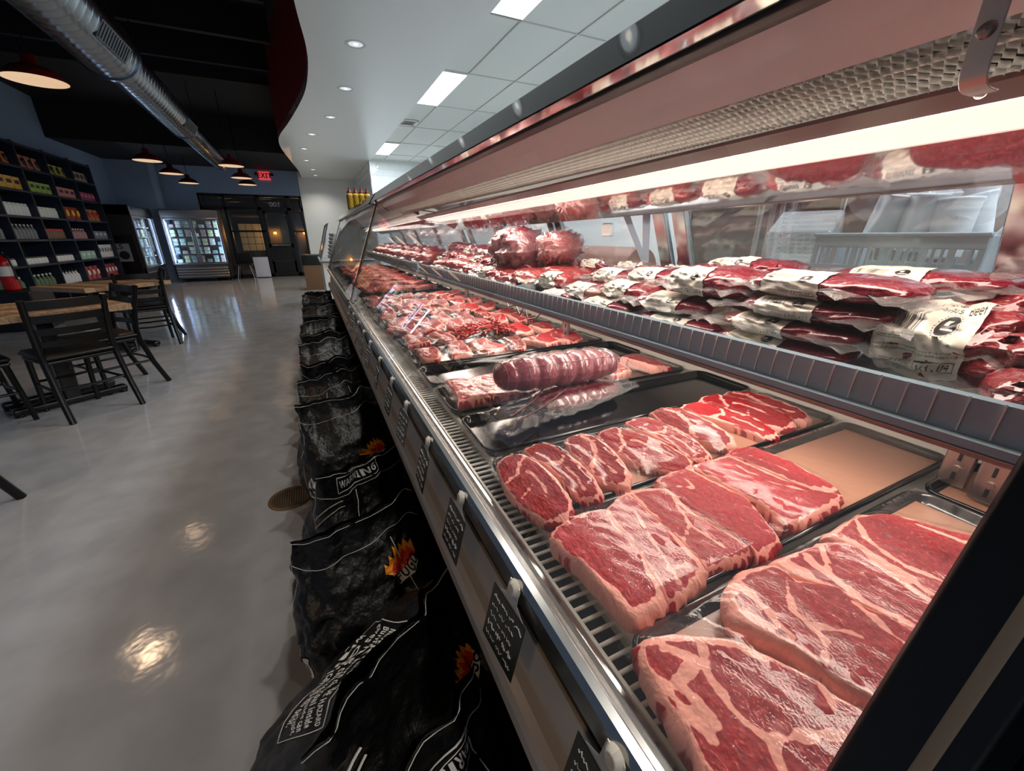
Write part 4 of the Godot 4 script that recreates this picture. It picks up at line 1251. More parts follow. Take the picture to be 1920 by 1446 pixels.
# ---------------------------------------------------------------- behind the case
func back_room() -> void:
	var sh := thing("wire_shelf", "chrome wire shelf behind the sliding glass doors, holding the grey crate", "wire shelf", Vector3(1.75, 0.045, -0.75))
	var b := MB.new()
	for k in 26: b.tube([Vector3(-0.24, 0.98, -0.6 + k * 0.046), Vector3(0.24, 0.98, -0.6 + k * 0.046)], 0.0025, 5)
	for x in [-0.24, 0.24]:
		for y in [0.975, 0.945]: b.tube([Vector3(x, y, -0.62), Vector3(x, y, 0.58)], 0.004, 6)
		var pth := []
		for k in 49: pth.append(Vector3(x, 0.96 + (0.012 if k % 2 else -0.012), -0.6 + k * 0.0245))
		b.tube(pth, 0.0022, 5)
	obj("wire_deck", b, M.steel, sh)
	for q in [[-0.24, -0.62], [0.24, -0.62], [-0.24, 0.58], [0.24, 0.58]]:
		b = MB.new()
		b.tube([Vector3(q[0], 0.02, q[1]), Vector3(q[0], 1.75, q[1])], 0.0125, 10)
		obj("post", b, M.steel, sh)
	var grey := mat(Color(0.5, 0.57, 0.6), 0.45)
	var cr := thing("crate", "grey slotted plastic crate full of white containers behind the case", "crate", Vector3(1.75, 1.032, -0.66))
	b = MB.new()
	for s in [-1, 1]:
		for y in [0.02, 0.085, 0.2]: b.box(Vector3(s * 0.19, y, 0), Vector3(0.012, 0.035 if y != 0.085 else 0.09, 0.62), 0.004)
		for k in 22:
			if k % 5 < 4: b.box(Vector3(s * 0.19, 0.155, -0.3 + k * 0.0286), Vector3(0.008, 0.07, 0.008 if k % 3 else 0.02))
		b.box(Vector3(s * 0.197, 0.222, 0), Vector3(0.02, 0.012, 0.63), 0.003)
		b.box(Vector3(0, 0.11, s * 0.308), Vector3(0.38, 0.22, 0.012), 0.004)
	b.box(Vector3(0, 0.006, 0), Vector3(0.38, 0.012, 0.62))
	obj("crate_wall", b, grey, cr)
	cr.scale = Vector3(0.9, 0.98, 0.67)
	var wp := mat(Color(0.88, 0.92, 0.94), 0.3)
	for k in 6:
		var q: Array = [[-0.05, 0.235, -0.14, 0.5, 0.3], [-0.06, 0.22, 0.0, 0.15, 0.1], [-0.05, 0.2, 0.12, -0.1, -0.1], [-0.06, 0.19, 0.24, 0.9, 0.2], [0.08, 0.24, -0.05, 0.3, 0.4], [0.07, 0.22, 0.15, -0.4, 0.2]][k]
		var o := thing("container", ["tall white container leaning at the left end of the crate", "white tub in the middle of the crate, tipped back", "white tub beside the tipped one in the crate", "white scoop lying at the right end of the crate", "white container standing behind the tipped tub", "white container at the back right of the crate"][k], "container", cr.position + Vector3(q[0], q[1] - 0.05, q[2] * 0.72), 0.0, "")
		o.rotation = Vector3(q[3] * 0.6, 0.3 * q[4], q[4] * 0.5)
		b = MB.new()
		var prof := [Vector2(0.0, 0.0), Vector2(0.045, 0.0), Vector2(0.05, 0.006), Vector2(0.064, 0.2), Vector2(0.068, 0.202), Vector2(0.068, 0.21), Vector2(0.06, 0.21), Vector2(0.046, 0.012), Vector2(0.0, 0.008)]
		if k == 3: prof = [Vector2(0.0, 0.0), Vector2(0.03, 0.004), Vector2(0.042, 0.03), Vector2(0.044, 0.17), Vector2(0.038, 0.2), Vector2(0.02, 0.212), Vector2(0, 0.214)]
		b.lathe(prof, 20 if k in [2, 3, 5] else 4)
		o.scale = Vector3(0.78, 0.78, 0.78)
		obj("tub", b, wp, o)
	for k in 4:
		var q: Array = [[1.74, 1.38, -0.78, 0.6], [1.78, 1.36, -0.68, 1.2], [1.72, 1.37, -0.56, 0.9], [1.8, 1.38, -0.6, 1.4]][k]
		var o := thing("plastic_lid", ["clear deli lid standing on edge above the tall white container", "clear domed lid standing in the middle of the crate", "large clear dome lid leaning at the crate's right end", "clear lid behind the large dome lid"][k], "lid", Vector3(q[0], q[1], q[2]))
		o.rotation = Vector3(q[3] * 0.3, q[3], 1.25)
		b = MB.new()
		b.lathe([Vector2(0.1, 0.0), Vector2(0.098, 0.006), Vector2(0.09, 0.008), Vector2(0.085, 0.03), Vector2(0.06, 0.045), Vector2(0.0, 0.05)], 24)
		obj("dome", b, M.clear_plastic, o)
	# clear box, rack, paper and letter seen through the left panes
	var bx := thing("clear_box", "clear ribbed plastic box lying to the left of the grey crate", "box", Vector3(1.72, 1.15, -0.98), 0.3)
	bx.rotation.z = 0.5
	b = MB.new()
	b.box(Vector3(0, 0.08, 0), Vector3(0.16, 0.18, 0.2), 0.01)
	for k in 9: b.box(Vector3(-0.081, 0.08, -0.09 + k * 0.0225), Vector3(0.004, 0.16, 0.005))
	obj("box", b, M.clear_plastic, bx)
	var cab := thing("steel_cabinet", "dark steel cabinet with a glass door, behind the middle rear door", "cabinet", Vector3(2.5, 0, -1.35))
	b = MB.new()
	b.box(Vector3(0, 0.95, 0), Vector3(0.7, 1.86, 1.3), 0.01)
	obj("body", b, mat(Color(0.2, 0.15, 0.15), 0.25, 0.3), cab)
	for s in [-0.32, 0.32]:
		b = MB.new()
		b.box(Vector3(-0.36, 1.0, s), Vector3(0.02, 1.7, 0.6), 0.004)
		obj("door", b, mat(Color(0.16, 0.1, 0.1), 0.1), cab)
		b = MB.new()
		b.box(Vector3(-0.372, 1.0, s - 0.27), Vector3(0.02, 1.7, 0.03), 0.003)
		b.box(Vector3(-0.372, 1.0, s + 0.27), Vector3(0.02, 1.7, 0.03), 0.003)
		b.box(Vector3(-0.372, 1.05, s), Vector3(0.02, 0.03, 0.54), 0.003)
		obj("door_frame", b, M.alu, cab)
	var rk := thing("wire_rack", "small chrome rack with close bars to the right of the dark cabinet", "rack", Vector3(1.95, 0.13, -1.12))
	b = MB.new()
	for k in 12: b.tube([Vector3(0, 1.0 + k * 0.018, -0.11), Vector3(0, 1.0 + k * 0.018, 0.11)], 0.0025, 5)
	obj("bars", b, M.steel, rk)
	b = MB.new()
	for z in [-0.12, 0.12]: b.box(Vector3(0, 0.75, z), Vector3(0.02, 1.5, 0.02), 0.004)
	obj("frame", b, M.alu, rk)
	var wt := thing("work_table", "steel work table behind the case, under the wrapping paper", "table", Vector3(2.0, 0, -2.85))
	b = MB.new()
	b.box(Vector3(0, 0.9, 0), Vector3(0.6, 0.04, 1.5), 0.006)
	obj("table_top", b, M.steel, wt)
	for x in [-0.26, 0.26]:
		for z in [-0.7, 0.7]:
			b = MB.new()
			b.tube([Vector3(x, 0, z), Vector3(x, 0.88, z)], 0.02, 10)
			obj("leg", b, M.steel, wt)
	var pr := thing("paper_roll", "brown roll of wrapping paper seen through the left rear pane", "paper roll", Vector3(1.9, 1.05, -2.35))
	b = MB.new()
	b.tube([Vector3(0, 0, -0.3), Vector3(0, 0, 0.3)], 0.13, 24)
	obj("roll", b, mat(Color(0.55, 0.33, 0.25), 0.6), pr)
	b = MB.new()
	b.tube([Vector3(0, 0, -0.34), Vector3(0, 0, 0.34)], 0.03, 12)
	obj("core", b, M.steel, pr)
	# vinyl letter V on the rear glass
	b = MB.new()
	b.prism(PackedVector2Array([Vector2(-0.07, 0.09), Vector2(-0.035, 0.09), Vector2(0.0, -0.04), Vector2(0.035, 0.09), Vector2(0.07, 0.09), Vector2(0.018, -0.09), Vector2(-0.018, -0.09)]), 0.002, Transform3D(Basis(Vector3(0, 0, 1), Vector3(-0.37, 0.93, 0), Vector3(-0.93, -0.37, 0)), Vector3(1.098, 1.24, -1.2)))
	tag(obj("vinyl_letter", b, mat(Color(0.62, 0.68, 0.74), 0.4)), "pale blue letter V stuck on the rear glass door", "letter")

# ---------------------------------------------------------------- charcoal bags
class Sack:
	var w := 0.4
	var d := 0.3
	var h := 0.5
	var bend := 0.0
	var slump := 0.0
	var n1: FastNoiseLite
	var n2: FastNoiseLite
	var n3: FastNoiseLite
	func at(a: float, y: float, grow := 0.0) -> Vector3:
		var t := smoothstep(0.5, 1.0, y)
		var c := cos(a)
		var s := sin(a)
		var rx := (w / 2) * (1.0 - 0.06 * t) * (0.94 + 0.06 * sin(minf(1.0, y * 1.6) * PI))
		var rz := (d / 2) * lerpf(1.0, 0.035, t) * (0.9 + 0.1 * sin(minf(1.0, y * 1.5) * PI))
		var e := lerpf(0.42, 0.8, t)
		var p := Vector3(signf(c) * pow(absf(c), e) * rx, y * h, -signf(s) * pow(absf(s), e) * rz)
		var k := 0.022 * smoothstep(0.0, 0.25, y)
		var dn := n1.get_noise_3d(p.x, p.y * 1.2, p.z) * k + (0.5 - absf(n2.get_noise_3d(p.x, p.y, p.z))) * k * 0.9
		dn += (0.45 - absf(n3.get_noise_3d(p.x, p.y * 0.8, p.z))) * 0.013 * smoothstep(0.05, 0.3, y)
		p += Vector3(c, 0.0, -s) * (dn * (1.0 - 0.55 * t) + grow)
		p.z += bend * t * t + n1.get_noise_2d(p.x * 0.8, 9.0) * 0.05 * t
		p.y -= slump * t * t * (p.x / w + 0.5) * -1.0 + slump * t * t * 0.5
		p.y += n1.get_noise_2d(p.x * 1.2, 3.0) * 0.03 * t
		return p

func conform(sk: Sack, a0: float, y0: float, m: Mesh, turn: float, lift := 0.003) -> ArrayMesh:
	# lays a flat mesh (x right, y up) onto the sack round the point (a0, y0)
	var du := (sk.at(a0 + 0.05, y0) - sk.at(a0 - 0.05, y0)).length() / 0.1
	var arr := m.surface_get_arrays(0)
	var src: PackedVector3Array = arr[Mesh.ARRAY_VERTEX]
	var b := MB.new()
	for q in src:
		var r := Vector2(q.x, q.y).rotated(turn)
		b.p(sk.at(a0 + r.x / du, y0 + r.y / sk.h, lift + maxf(0.0, q.z)))
	var idx = arr[Mesh.ARRAY_INDEX]
	if idx == null: idx = PackedInt32Array(range(src.size()))
	b.ix = idx
	return b.mesh()

func flat(poly: PackedVector2Array) -> Mesh:
	# a finely cut flat shape, so that it can follow the folds
	var b := MB.new()
	if Geometry2D.is_polygon_clockwise(poly): poly.reverse()
	var lo := poly[0]
	var hi := poly[0]
	for q in poly:
		lo = lo.min(q)
		hi = hi.max(q)
	var n := 7
	for j in n:
		for i in n:
			var a := lo + (hi - lo) * Vector2(float(i) / n, float(j) / n)
			var c := lo + (hi - lo) * Vector2(float(i + 1) / n, float(j + 1) / n)
			for piece in Geometry2D.intersect_polygons(poly, PackedVector2Array([a, Vector2(c.x, a.y), c, Vector2(a.x, c.y)])):
				var t := Geometry2D.triangulate_polygon(piece)
				for k in range(0, t.size(), 3):
					var f := [piece[t[k]], piece[t[k + 1]], piece[t[k + 2]]]
					if (f[1] - f[0]).cross(f[2] - f[0]) < 0: f.reverse()
					var o := b.v.size()
					for q in f: b.p(Vector3(q.x, q.y, 0))
					b.tri(o, o + 1, o + 2)
	return b.mesh()

func shrunk(p: PackedVector2Array) -> PackedVector2Array:
	var r := PackedVector2Array()
	for q in p: r.append(q * 0.7)
	return r

func frame_poly(w: float, h: float, t: float) -> Mesh:
	var b := MB.new()
	for q in [[0, h / 2, w, t], [0, -h / 2, w, t], [-w / 2, 0, t, h], [w / 2, 0, t, h]]:
		for k in 8:
			var c: Vector2 = Vector2(q[0], q[1]) + (Vector2(q[2], 0) if q[2] > q[3] else Vector2(0, q[3])) * ((k + 0.5) / 8 - 0.5)
			var s := Vector2(q[2] / 8 if q[2] > q[3] else q[2], q[3] if q[2] > q[3] else q[3] / 8) / 2
			b.quad(Vector3(c.x - s.x, c.y - s.y, 0), Vector3(c.x + s.x, c.y - s.y, 0), Vector3(c.x + s.x, c.y + s.y, 0), Vector3(c.x - s.x, c.y + s.y, 0))
	return b.mesh()

func lettering(txt: String, size: float, bold := true) -> Mesh:
	var t := TextMesh.new()
	var f := SystemFont.new()
	f.font_names = PackedStringArray(["Droid Sans"])
	f.font_weight = 700 if bold else 400
	t.font = f
	t.text = txt
	t.font_size = 32
	t.pixel_size = size / 32.0
	t.depth = 0.0
	var am := ArrayMesh.new()
	am.add_surface_from_arrays(Mesh.PRIMITIVE_TRIANGLES, t.get_mesh_arrays())
	return am

func stitch(sk: Sack, pts: Array, r: float, b: MB) -> void:
	var pth := []
	for k in pts.size() - 1:
		for i in 12:
			var q: Vector2 = pts[k].lerp(pts[k + 1], i / 12.0)
			pth.append(sk.at(q.x, q.y, r + 0.001))
	b.tube(pth, r, 5, false)

func charcoal() -> void:
	var spec := [
		# x, z, width, depth, height, turn, bend, slump
		[0.05, -0.426, 0.27, 0.2, 0.52, 0.576, 0.0, 0.0],
		[-0.007, -0.64, 0.47, 0.36, 0.53, 0.66, 0.06, 0.0],
		[0.0, -1.0, 0.37, 0.3, 0.54, 0.12, 0.0, 0.02],
		[0.02, -1.31, 0.34, 0.29, 0.55, 0.45, 0.05, 0.0],
		[0.02, -1.87, 0.4, 0.32, 0.56, 0.28, -0.04, 0.02],
		[0.0, -2.26, 0.37, 0.3, 0.55, 0.12, -0.06, 0.05],
		[-0.01, -2.66, 0.36, 0.3, 0.54, 0.15, 0.05, 0.02],
		[-0.01, -3.05, 0.37, 0.3, 0.56, 0.05, -0.05, 0.05],
		[0.0, -3.45, 0.37, 0.3, 0.55, 0.1, 0.04, 0.02],
		[-0.02, -3.88, 0.37, 0.32, 0.56, 0.0, -0.06, 0.03],
		[0.0, -4.3, 0.37, 0.3, 0.55, 0.05, 0.05, 0.0],
		[-0.01, -4.75, 0.37, 0.32, 0.56, 0.0, -0.04, 0.03],
		[0.0, -5.2, 0.37, 0.3, 0.55, 0.06, 0.03, 0.02],
		[-0.02, -5.65, 0.37, 0.32, 0.56, 0.0, -0.04, 0.0],
		[0.0, -6.15, 0.37, 0.3, 0.55, 0.05, 0.04, 0.02],
	]
	var labels := ["black charcoal bag nearest to us, with two white seams and a WARNING print", "big black charcoal bag with a long diagonal seam and a flame logo", "black charcoal bag with a flame logo, knotted white thread and a white tag", "black charcoal bag with white carry loops by the floor drain", "wide black charcoal bag with an orange flame, beyond the floor drain", "sixth black charcoal bag, with crossing white seams", "seventh black charcoal bag along the case foot", "eighth black charcoal bag, with a crumpled top", "ninth black charcoal bag along the case foot", "tenth black charcoal bag, near the mullion of the case", "eleventh black charcoal bag, below the second case", "twelfth black charcoal bag, below the second case", "thirteenth black charcoal bag, two before the last but one", "last but one black charcoal bag of the row", "farthest black charcoal bag, beside the brown box"]
	var flame := PackedVector2Array([Vector2(-0.05, -0.03), Vector2(-0.062, 0.0), Vector2(-0.05, 0.028), Vector2(-0.046, 0.012), Vector2(-0.03, 0.045), Vector2(-0.026, 0.02), Vector2(-0.008, 0.055), Vector2(0.0, 0.022), Vector2(0.016, 0.046), Vector2(0.022, 0.02), Vector2(0.04, 0.036), Vector2(0.045, 0.008), Vector2(0.06, 0.014), Vector2(0.055, -0.03)])
	var flame2 := PackedVector2Array([Vector2(-0.045, -0.03), Vector2(-0.05, -0.005), Vector2(-0.035, 0.01), Vector2(-0.026, 0.004), Vector2(-0.012, 0.026), Vector2(-0.004, 0.006), Vector2(0.012, 0.02), Vector2(0.02, 0.0), Vector2(0.036, 0.01), Vector2(0.045, -0.03)])
	var M_orange := mat(Color(0.98, 0.6, 0.1), 0.45)
	var M_yellow := mat(Color(0.86, 0.2, 0.06), 0.45)
	for k in spec.size():
		var s: Array = spec[k]
		var sk := Sack.new()
		sk.w = s[2]
		sk.d = s[3]
		sk.h = s[4]
		sk.bend = s[6]
		sk.slump = s[7]
		sk.n1 = noise(6.5, 40 + k, 2)
		sk.n2 = noise(8.0, 90 + k, 2)
		sk.n3 = noise(17.0, 190 + k, 2)
		var t := thing("charcoal_bag", labels[k], "charcoal bag", Vector3(s[0], 0, s[1]), s[5], "black charcoal bags in a row along the meat case")
		var b := MB.new()
		var res := 150 if k < 4 else 80
		b.grid(res, res / 2, func(u, v): return sk.at(u * TAU, v))
		b.grid(20, 2, func(u, v): return Vector3(0, 0.001, 0).lerp(sk.at(-u * TAU, 0.0), v))
		obj("sack", b, M.bag, t)
		b = MB.new()
		stitch(sk, [Vector2(PI, 0.06), Vector2(PI + 0.02, 0.97)], 0.0009, b)
		stitch(sk, [Vector2(PI + 0.05, 0.985), Vector2(PI * 1.5, 0.985), Vector2(TAU - 0.05, 0.985)], 0.0008, b)
		if k != 1: stitch(sk, [Vector2(PI + 0.1, 0.86), Vector2(PI * 1.35, 0.84), Vector2(PI * 1.6, 0.88), Vector2(TAU - 0.1, 0.85)], 0.0008, b)
		if k in [0, 3, 5, 8]: stitch(sk, [Vector2(PI * 1.42, 0.2), Vector2(PI * 1.46, 0.9)], 0.0014, b)
		if k in [0, 2, 5, 10]: stitch(sk, [Vector2(PI * 1.62, 0.15), Vector2(PI * 1.6, 0.9)], 0.0013, b)
		obj("seam_thread", b, M.thread, t)
		if k in [1, 3]:
			for o in [0.0, 0.035]:
				b = MB.new()
				var pth := []
				for i in 15: pth.append(sk.at(PI + 0.12 + i * 0.07 + o, 0.72 - o + 0.1 * sin(i / 14.0 * PI * 0.5), 0.006))
				b.tube(pth, 0.0036, 8, true, 0.4)
				obj("carry_loop", b, M.white, t)
		if k < 10:
			# white tag printed on the aisle end
			var m := conform(sk, PI * 1.1, 0.36, flat(PackedVector2Array([Vector2(-0.035, -0.05), Vector2(0.035, -0.05), Vector2(0.035, 0.05), Vector2(-0.035, 0.05)])), 0.05, 0.002)
			obj("tag", m, M.white_ink, t).set_meta("label", "white printed tag")
			if k < 5: obj("tag_print", conform(sk, PI * 1.1, 0.36, lettering(["LUMPS", "W", "LUMPS", "W", "W"][k], 0.03 if k in [0, 2] else 0.07), 1.6, 0.0035), M.ink, t)
		if k in [1, 2, 4]:
			var q: Array = {1: [PI * 1.6, 0.66], 2: [PI * 1.62, 0.74], 4: [PI * 1.55, 0.6]}[k]
			obj("flame_logo", conform(sk, q[0], q[1], flat(shrunk(flame)), 0.25, 0.003), M_orange, t).set_meta("label", "orange flame logo")
			obj("flame_heart", conform(sk, q[0], q[1], flat(shrunk(flame2)), 0.25, 0.0042), M_yellow, t)
			obj("logo_band", conform(sk, q[0], q[1] - 0.052, flat(PackedVector2Array([Vector2(-0.042, -0.014), Vector2(0.042, -0.014), Vector2(0.042, 0.014), Vector2(-0.042, 0.014)])), 0.25, 0.0032), M.white_ink, t)
			obj("logo_print", conform(sk, q[0], q[1] - 0.052, lettering("FOGO", 0.032), 0.25, 0.0046), M.ink, t)
		if k in [0, 3]:
			var q: Array = {0: [PI * 1.5, 0.84], 3: [PI * 1.45, 0.93]}[k]
			obj("warning_print", conform(sk, q[0], q[1], lettering("WARNING", 0.034), {0: PI, 3: 0.1}[k], 0.003), M.white_ink, t)
			obj("warning_frame", conform(sk, q[0], q[1], frame_poly(0.19, 0.05, 0.003), {0: PI, 3: 0.1}[k], 0.003), M.white_ink, t)
			if k == 0:
				var ring := MB.new()
				for i in 40:
					var a := TAU * i / 40
					var c := TAU * (i + 1) / 40
					for rr in [[0.05, 0.056], [0.022, 0.026]]:
						ring.quad(Vector3(cos(a), sin(a), 0) * rr[0], Vector3(cos(a), sin(a), 0) * rr[1], Vector3(cos(c), sin(c), 0) * rr[1], Vector3(cos(c), sin(c), 0) * rr[0])
				for i in 6:
					var a := -0.8 + i * 0.03
					ring.quad(Vector3(-0.055 + i * 0.0183, -0.055 + i * 0.0183, 0), Vector3(-0.05 + i * 0.0183, -0.06 + i * 0.0183, 0), Vector3(-0.032 + i * 0.0183, -0.042 + i * 0.0183, 0), Vector3(-0.037 + i * 0.0183, -0.037 + i * 0.0183, 0))
				obj("no_grill_sign", conform(sk, PI * 1.36, 0.72, ring.mesh(), PI, 0.003), M.white_ink, t)
		if k == 1:
			for r in 5:
				obj("hazard_print", conform(sk, PI * 0.57, 0.72 + r * 0.034, lettering(["which has no odor.", "gives off carbon monoxide,", "Burning charcoal inside can", "NEVER burn charcoal inside", "CARBON MONOXIDE HAZARD"][r], 0.016), 0.0, 0.003), M.white_ink, t)
			obj("hazard_frame", conform(sk, PI * 0.57, 0.79, frame_poly(0.24, 0.105, 0.0025), 0.0, 0.003), M.white_ink, t)

# ---------------------------------------------------------------- dining corner
func make_chair(label: String) -> Node3D:
	# seat faces local +z, the ladder back stands at -z
	var t := thing("dining_chair", label, "chair", Vector3.ZERO, 0.0, "black ladder-back chairs round the tables")
	var b := MB.new()
	b.box(Vector3(0, 0.462, 0.0), Vector3(0.42, 0.05, 0.41), 0.02)
	obj("seat", b, mat(Color(0.07, 0.055, 0.045), 0.38), t)
	b = MB.new()
	b.box(Vector3(0, 0.428, 0.0), Vector3(0.4, 0.024, 0.39), 0.006)
	obj("seat_frame", b, M.chair, t)
	for s in [-1, 1]:
		b = MB.new()
		b.tube([Vector3(s * 0.205, 0.0, -0.3), Vector3(s * 0.2, 0.2, -0.235), Vector3(s * 0.195, 0.42, -0.19), Vector3(s * 0.195, 0.52, -0.19), Vector3(s * 0.2, 0.7, -0.225), Vector3(s * 0.205, 0.87, -0.275)], [0.02, 0.02, 0.021, 0.021, 0.02, 0.019], 8)
		obj("leg", b, M.chair, t)
		b = MB.new()
		b.tube([Vector3(s * 0.19, 0.0, 0.2), Vector3(s * 0.18, 0.43, 0.17)], [0.016, 0.019], 8)
		obj("leg", b, M.chair, t)
		b = MB.new()
		b.tube([Vector3(s * 0.195, 0.22, -0.225), Vector3(s * 0.185, 0.22, 0.185)], 0.01, 6)
		obj("stretcher", b, M.chair, t)
	for z in [-0.22, 0.185]:
		b = MB.new()
		b.tube([Vector3(-0.19, 0.24, z), Vector3(0.0, 0.235, z - 0.02), Vector3(0.19, 0.24, z)], 0.01, 6)
		obj("stretcher", b, M.chair, t)
	for q in [[0.56, 0.04, -0.198], [0.645, 0.045, -0.213], [0.735, 0.05, -0.235], [0.83, 0.06, -0.263]]:
		b = MB.new()
		b.grid(12, 1, func(u, v): return Vector3((u - 0.5) * 0.4, q[0] + (v - 0.5) * q[1], q[2] + 0.012 - 0.035 * sin(u * PI)))
		b.grid(12, 1, func(u, v): return Vector3((u - 0.5) * 0.4, q[0] + (v - 0.5) * q[1], q[2] - 0.004 - 0.035 * sin(u * PI)), true)
		b.grid(12, 1, func(u, v): return Vector3((u - 0.5) * 0.4, q[0] + 0.5 * q[1], q[2] + 0.012 - v * 0.016 - 0.035 * sin(u * PI)))
		b.grid(12, 1, func(u, v): return Vector3((u - 0.5) * 0.4, q[0] - 0.5 * q[1], q[2] + 0.012 - v * 0.016 - 0.035 * sin(u * PI)), true)
		obj("back_slat", b, M.chair, t)
	return t

func table(at: Vector3, turn: float, size: Vector2, label: String) -> void:
	var t := thing("dining_table", label, "table", at, turn, "butcher-block dining tables")
	var top := Node3D.new()
	top.name = "table_top"
	t.add_child(top, true)
	var n := 9
	for k in n:
		var b := MB.new()
		b.box(Vector3((k + 0.5) / n * size.x - size.x / 2, 0.7375, 0), Vector3(size.x / n - 0.0015, 0.045, size.y), 0.0015)
		obj("plank", b, [M.wood, M.pale_wood, M.tan_wood][(k * 5) % 3], top)
	for s in [-1, 1]:
		var b := MB.new()
		b.box(Vector3(s * 0.13, 0.38, 0), Vector3(0.07, 0.66, 0.09), 0.006)
		obj("column", b, M.chair, t)
		b = MB.new()
		b.box(Vector3(s * 0.13, 0.04, 0), Vector3(0.075, 0.05, 0.66), 0.012)
		for e in [-1, 1]: b.lathe([Vector2(0, 0), Vector2(0.03, 0.0), Vector2(0.028, 0.02), Vector2(0.0, 0.022)], 12, Transform3D(Basis(), Vector3(s * 0.13, 0, e * 0.3)))
		obj("foot", b, M.chair, t)
	var b := MB.new()
	b.box(Vector3(0, 0.1, 0), Vector3(0.2, 0.05, 0.05), 0.004)
	b.box(Vector3(0, 0.7, 0), Vector3(0.5, 0.03, 0.5), 0.004)
	obj("crossbar", b, M.chair, t)

func dining() -> void:
	M.chair = mat(Color(0.028, 0.027, 0.027), 0.32)
	table(Vector3(-1.97, 0, -4.30), deg_to_rad(125.6), Vector2(0.9, 0.88), "square butcher-block table nearest to us")
	table(Vector3(-2.19, 0, -6.26), deg_to_rad(50), Vector2(0.87, 0.82), "square butcher-block table behind the nearest one")
	var f := Vector3(-0.62, 0, -0.78)
	var place := [[Vector3(-1.56, 0, -3.81), f, "black ladder-back chair at the near side of the first table, its back towards us"], [Vector3(-1.5, 0, -4.7), Vector3(-0.78, 0, 0.62), "black ladder-back chair at the aisle side of the first table, seen from the side"], [Vector3(-1.83, 0, -6.11), Vector3(-0.35, 0, -0.94), "black ladder-back chair at the near side of the second table"], [Vector3(-1.78, 0, -6.95), Vector3(-0.85, 0, 0.3), "black ladder-back chair at the far aisle side of the second table"], [Vector3(-2.52, 0, -3.77), Vector3(0.81, 0, -0.58), "black ladder-back chair at the left frame edge, facing the first table"], [Vector3(-1.66, 0, -2.8), Vector3(-0.78, 0, 0.62), "black chair of which only two legs show at the left frame edge"]]
	var c := make_chair(place[0][2])
	for k in place.size():
		var o: Node3D = c if k == 0 else dup(c, Vector3.ZERO, 0, place[k][2])
		var d: Vector3 = place[k][1].normalized()
		o.position = place[k][0] + d * 0.3
		o.rotation.y = atan2(d.x, d.z)

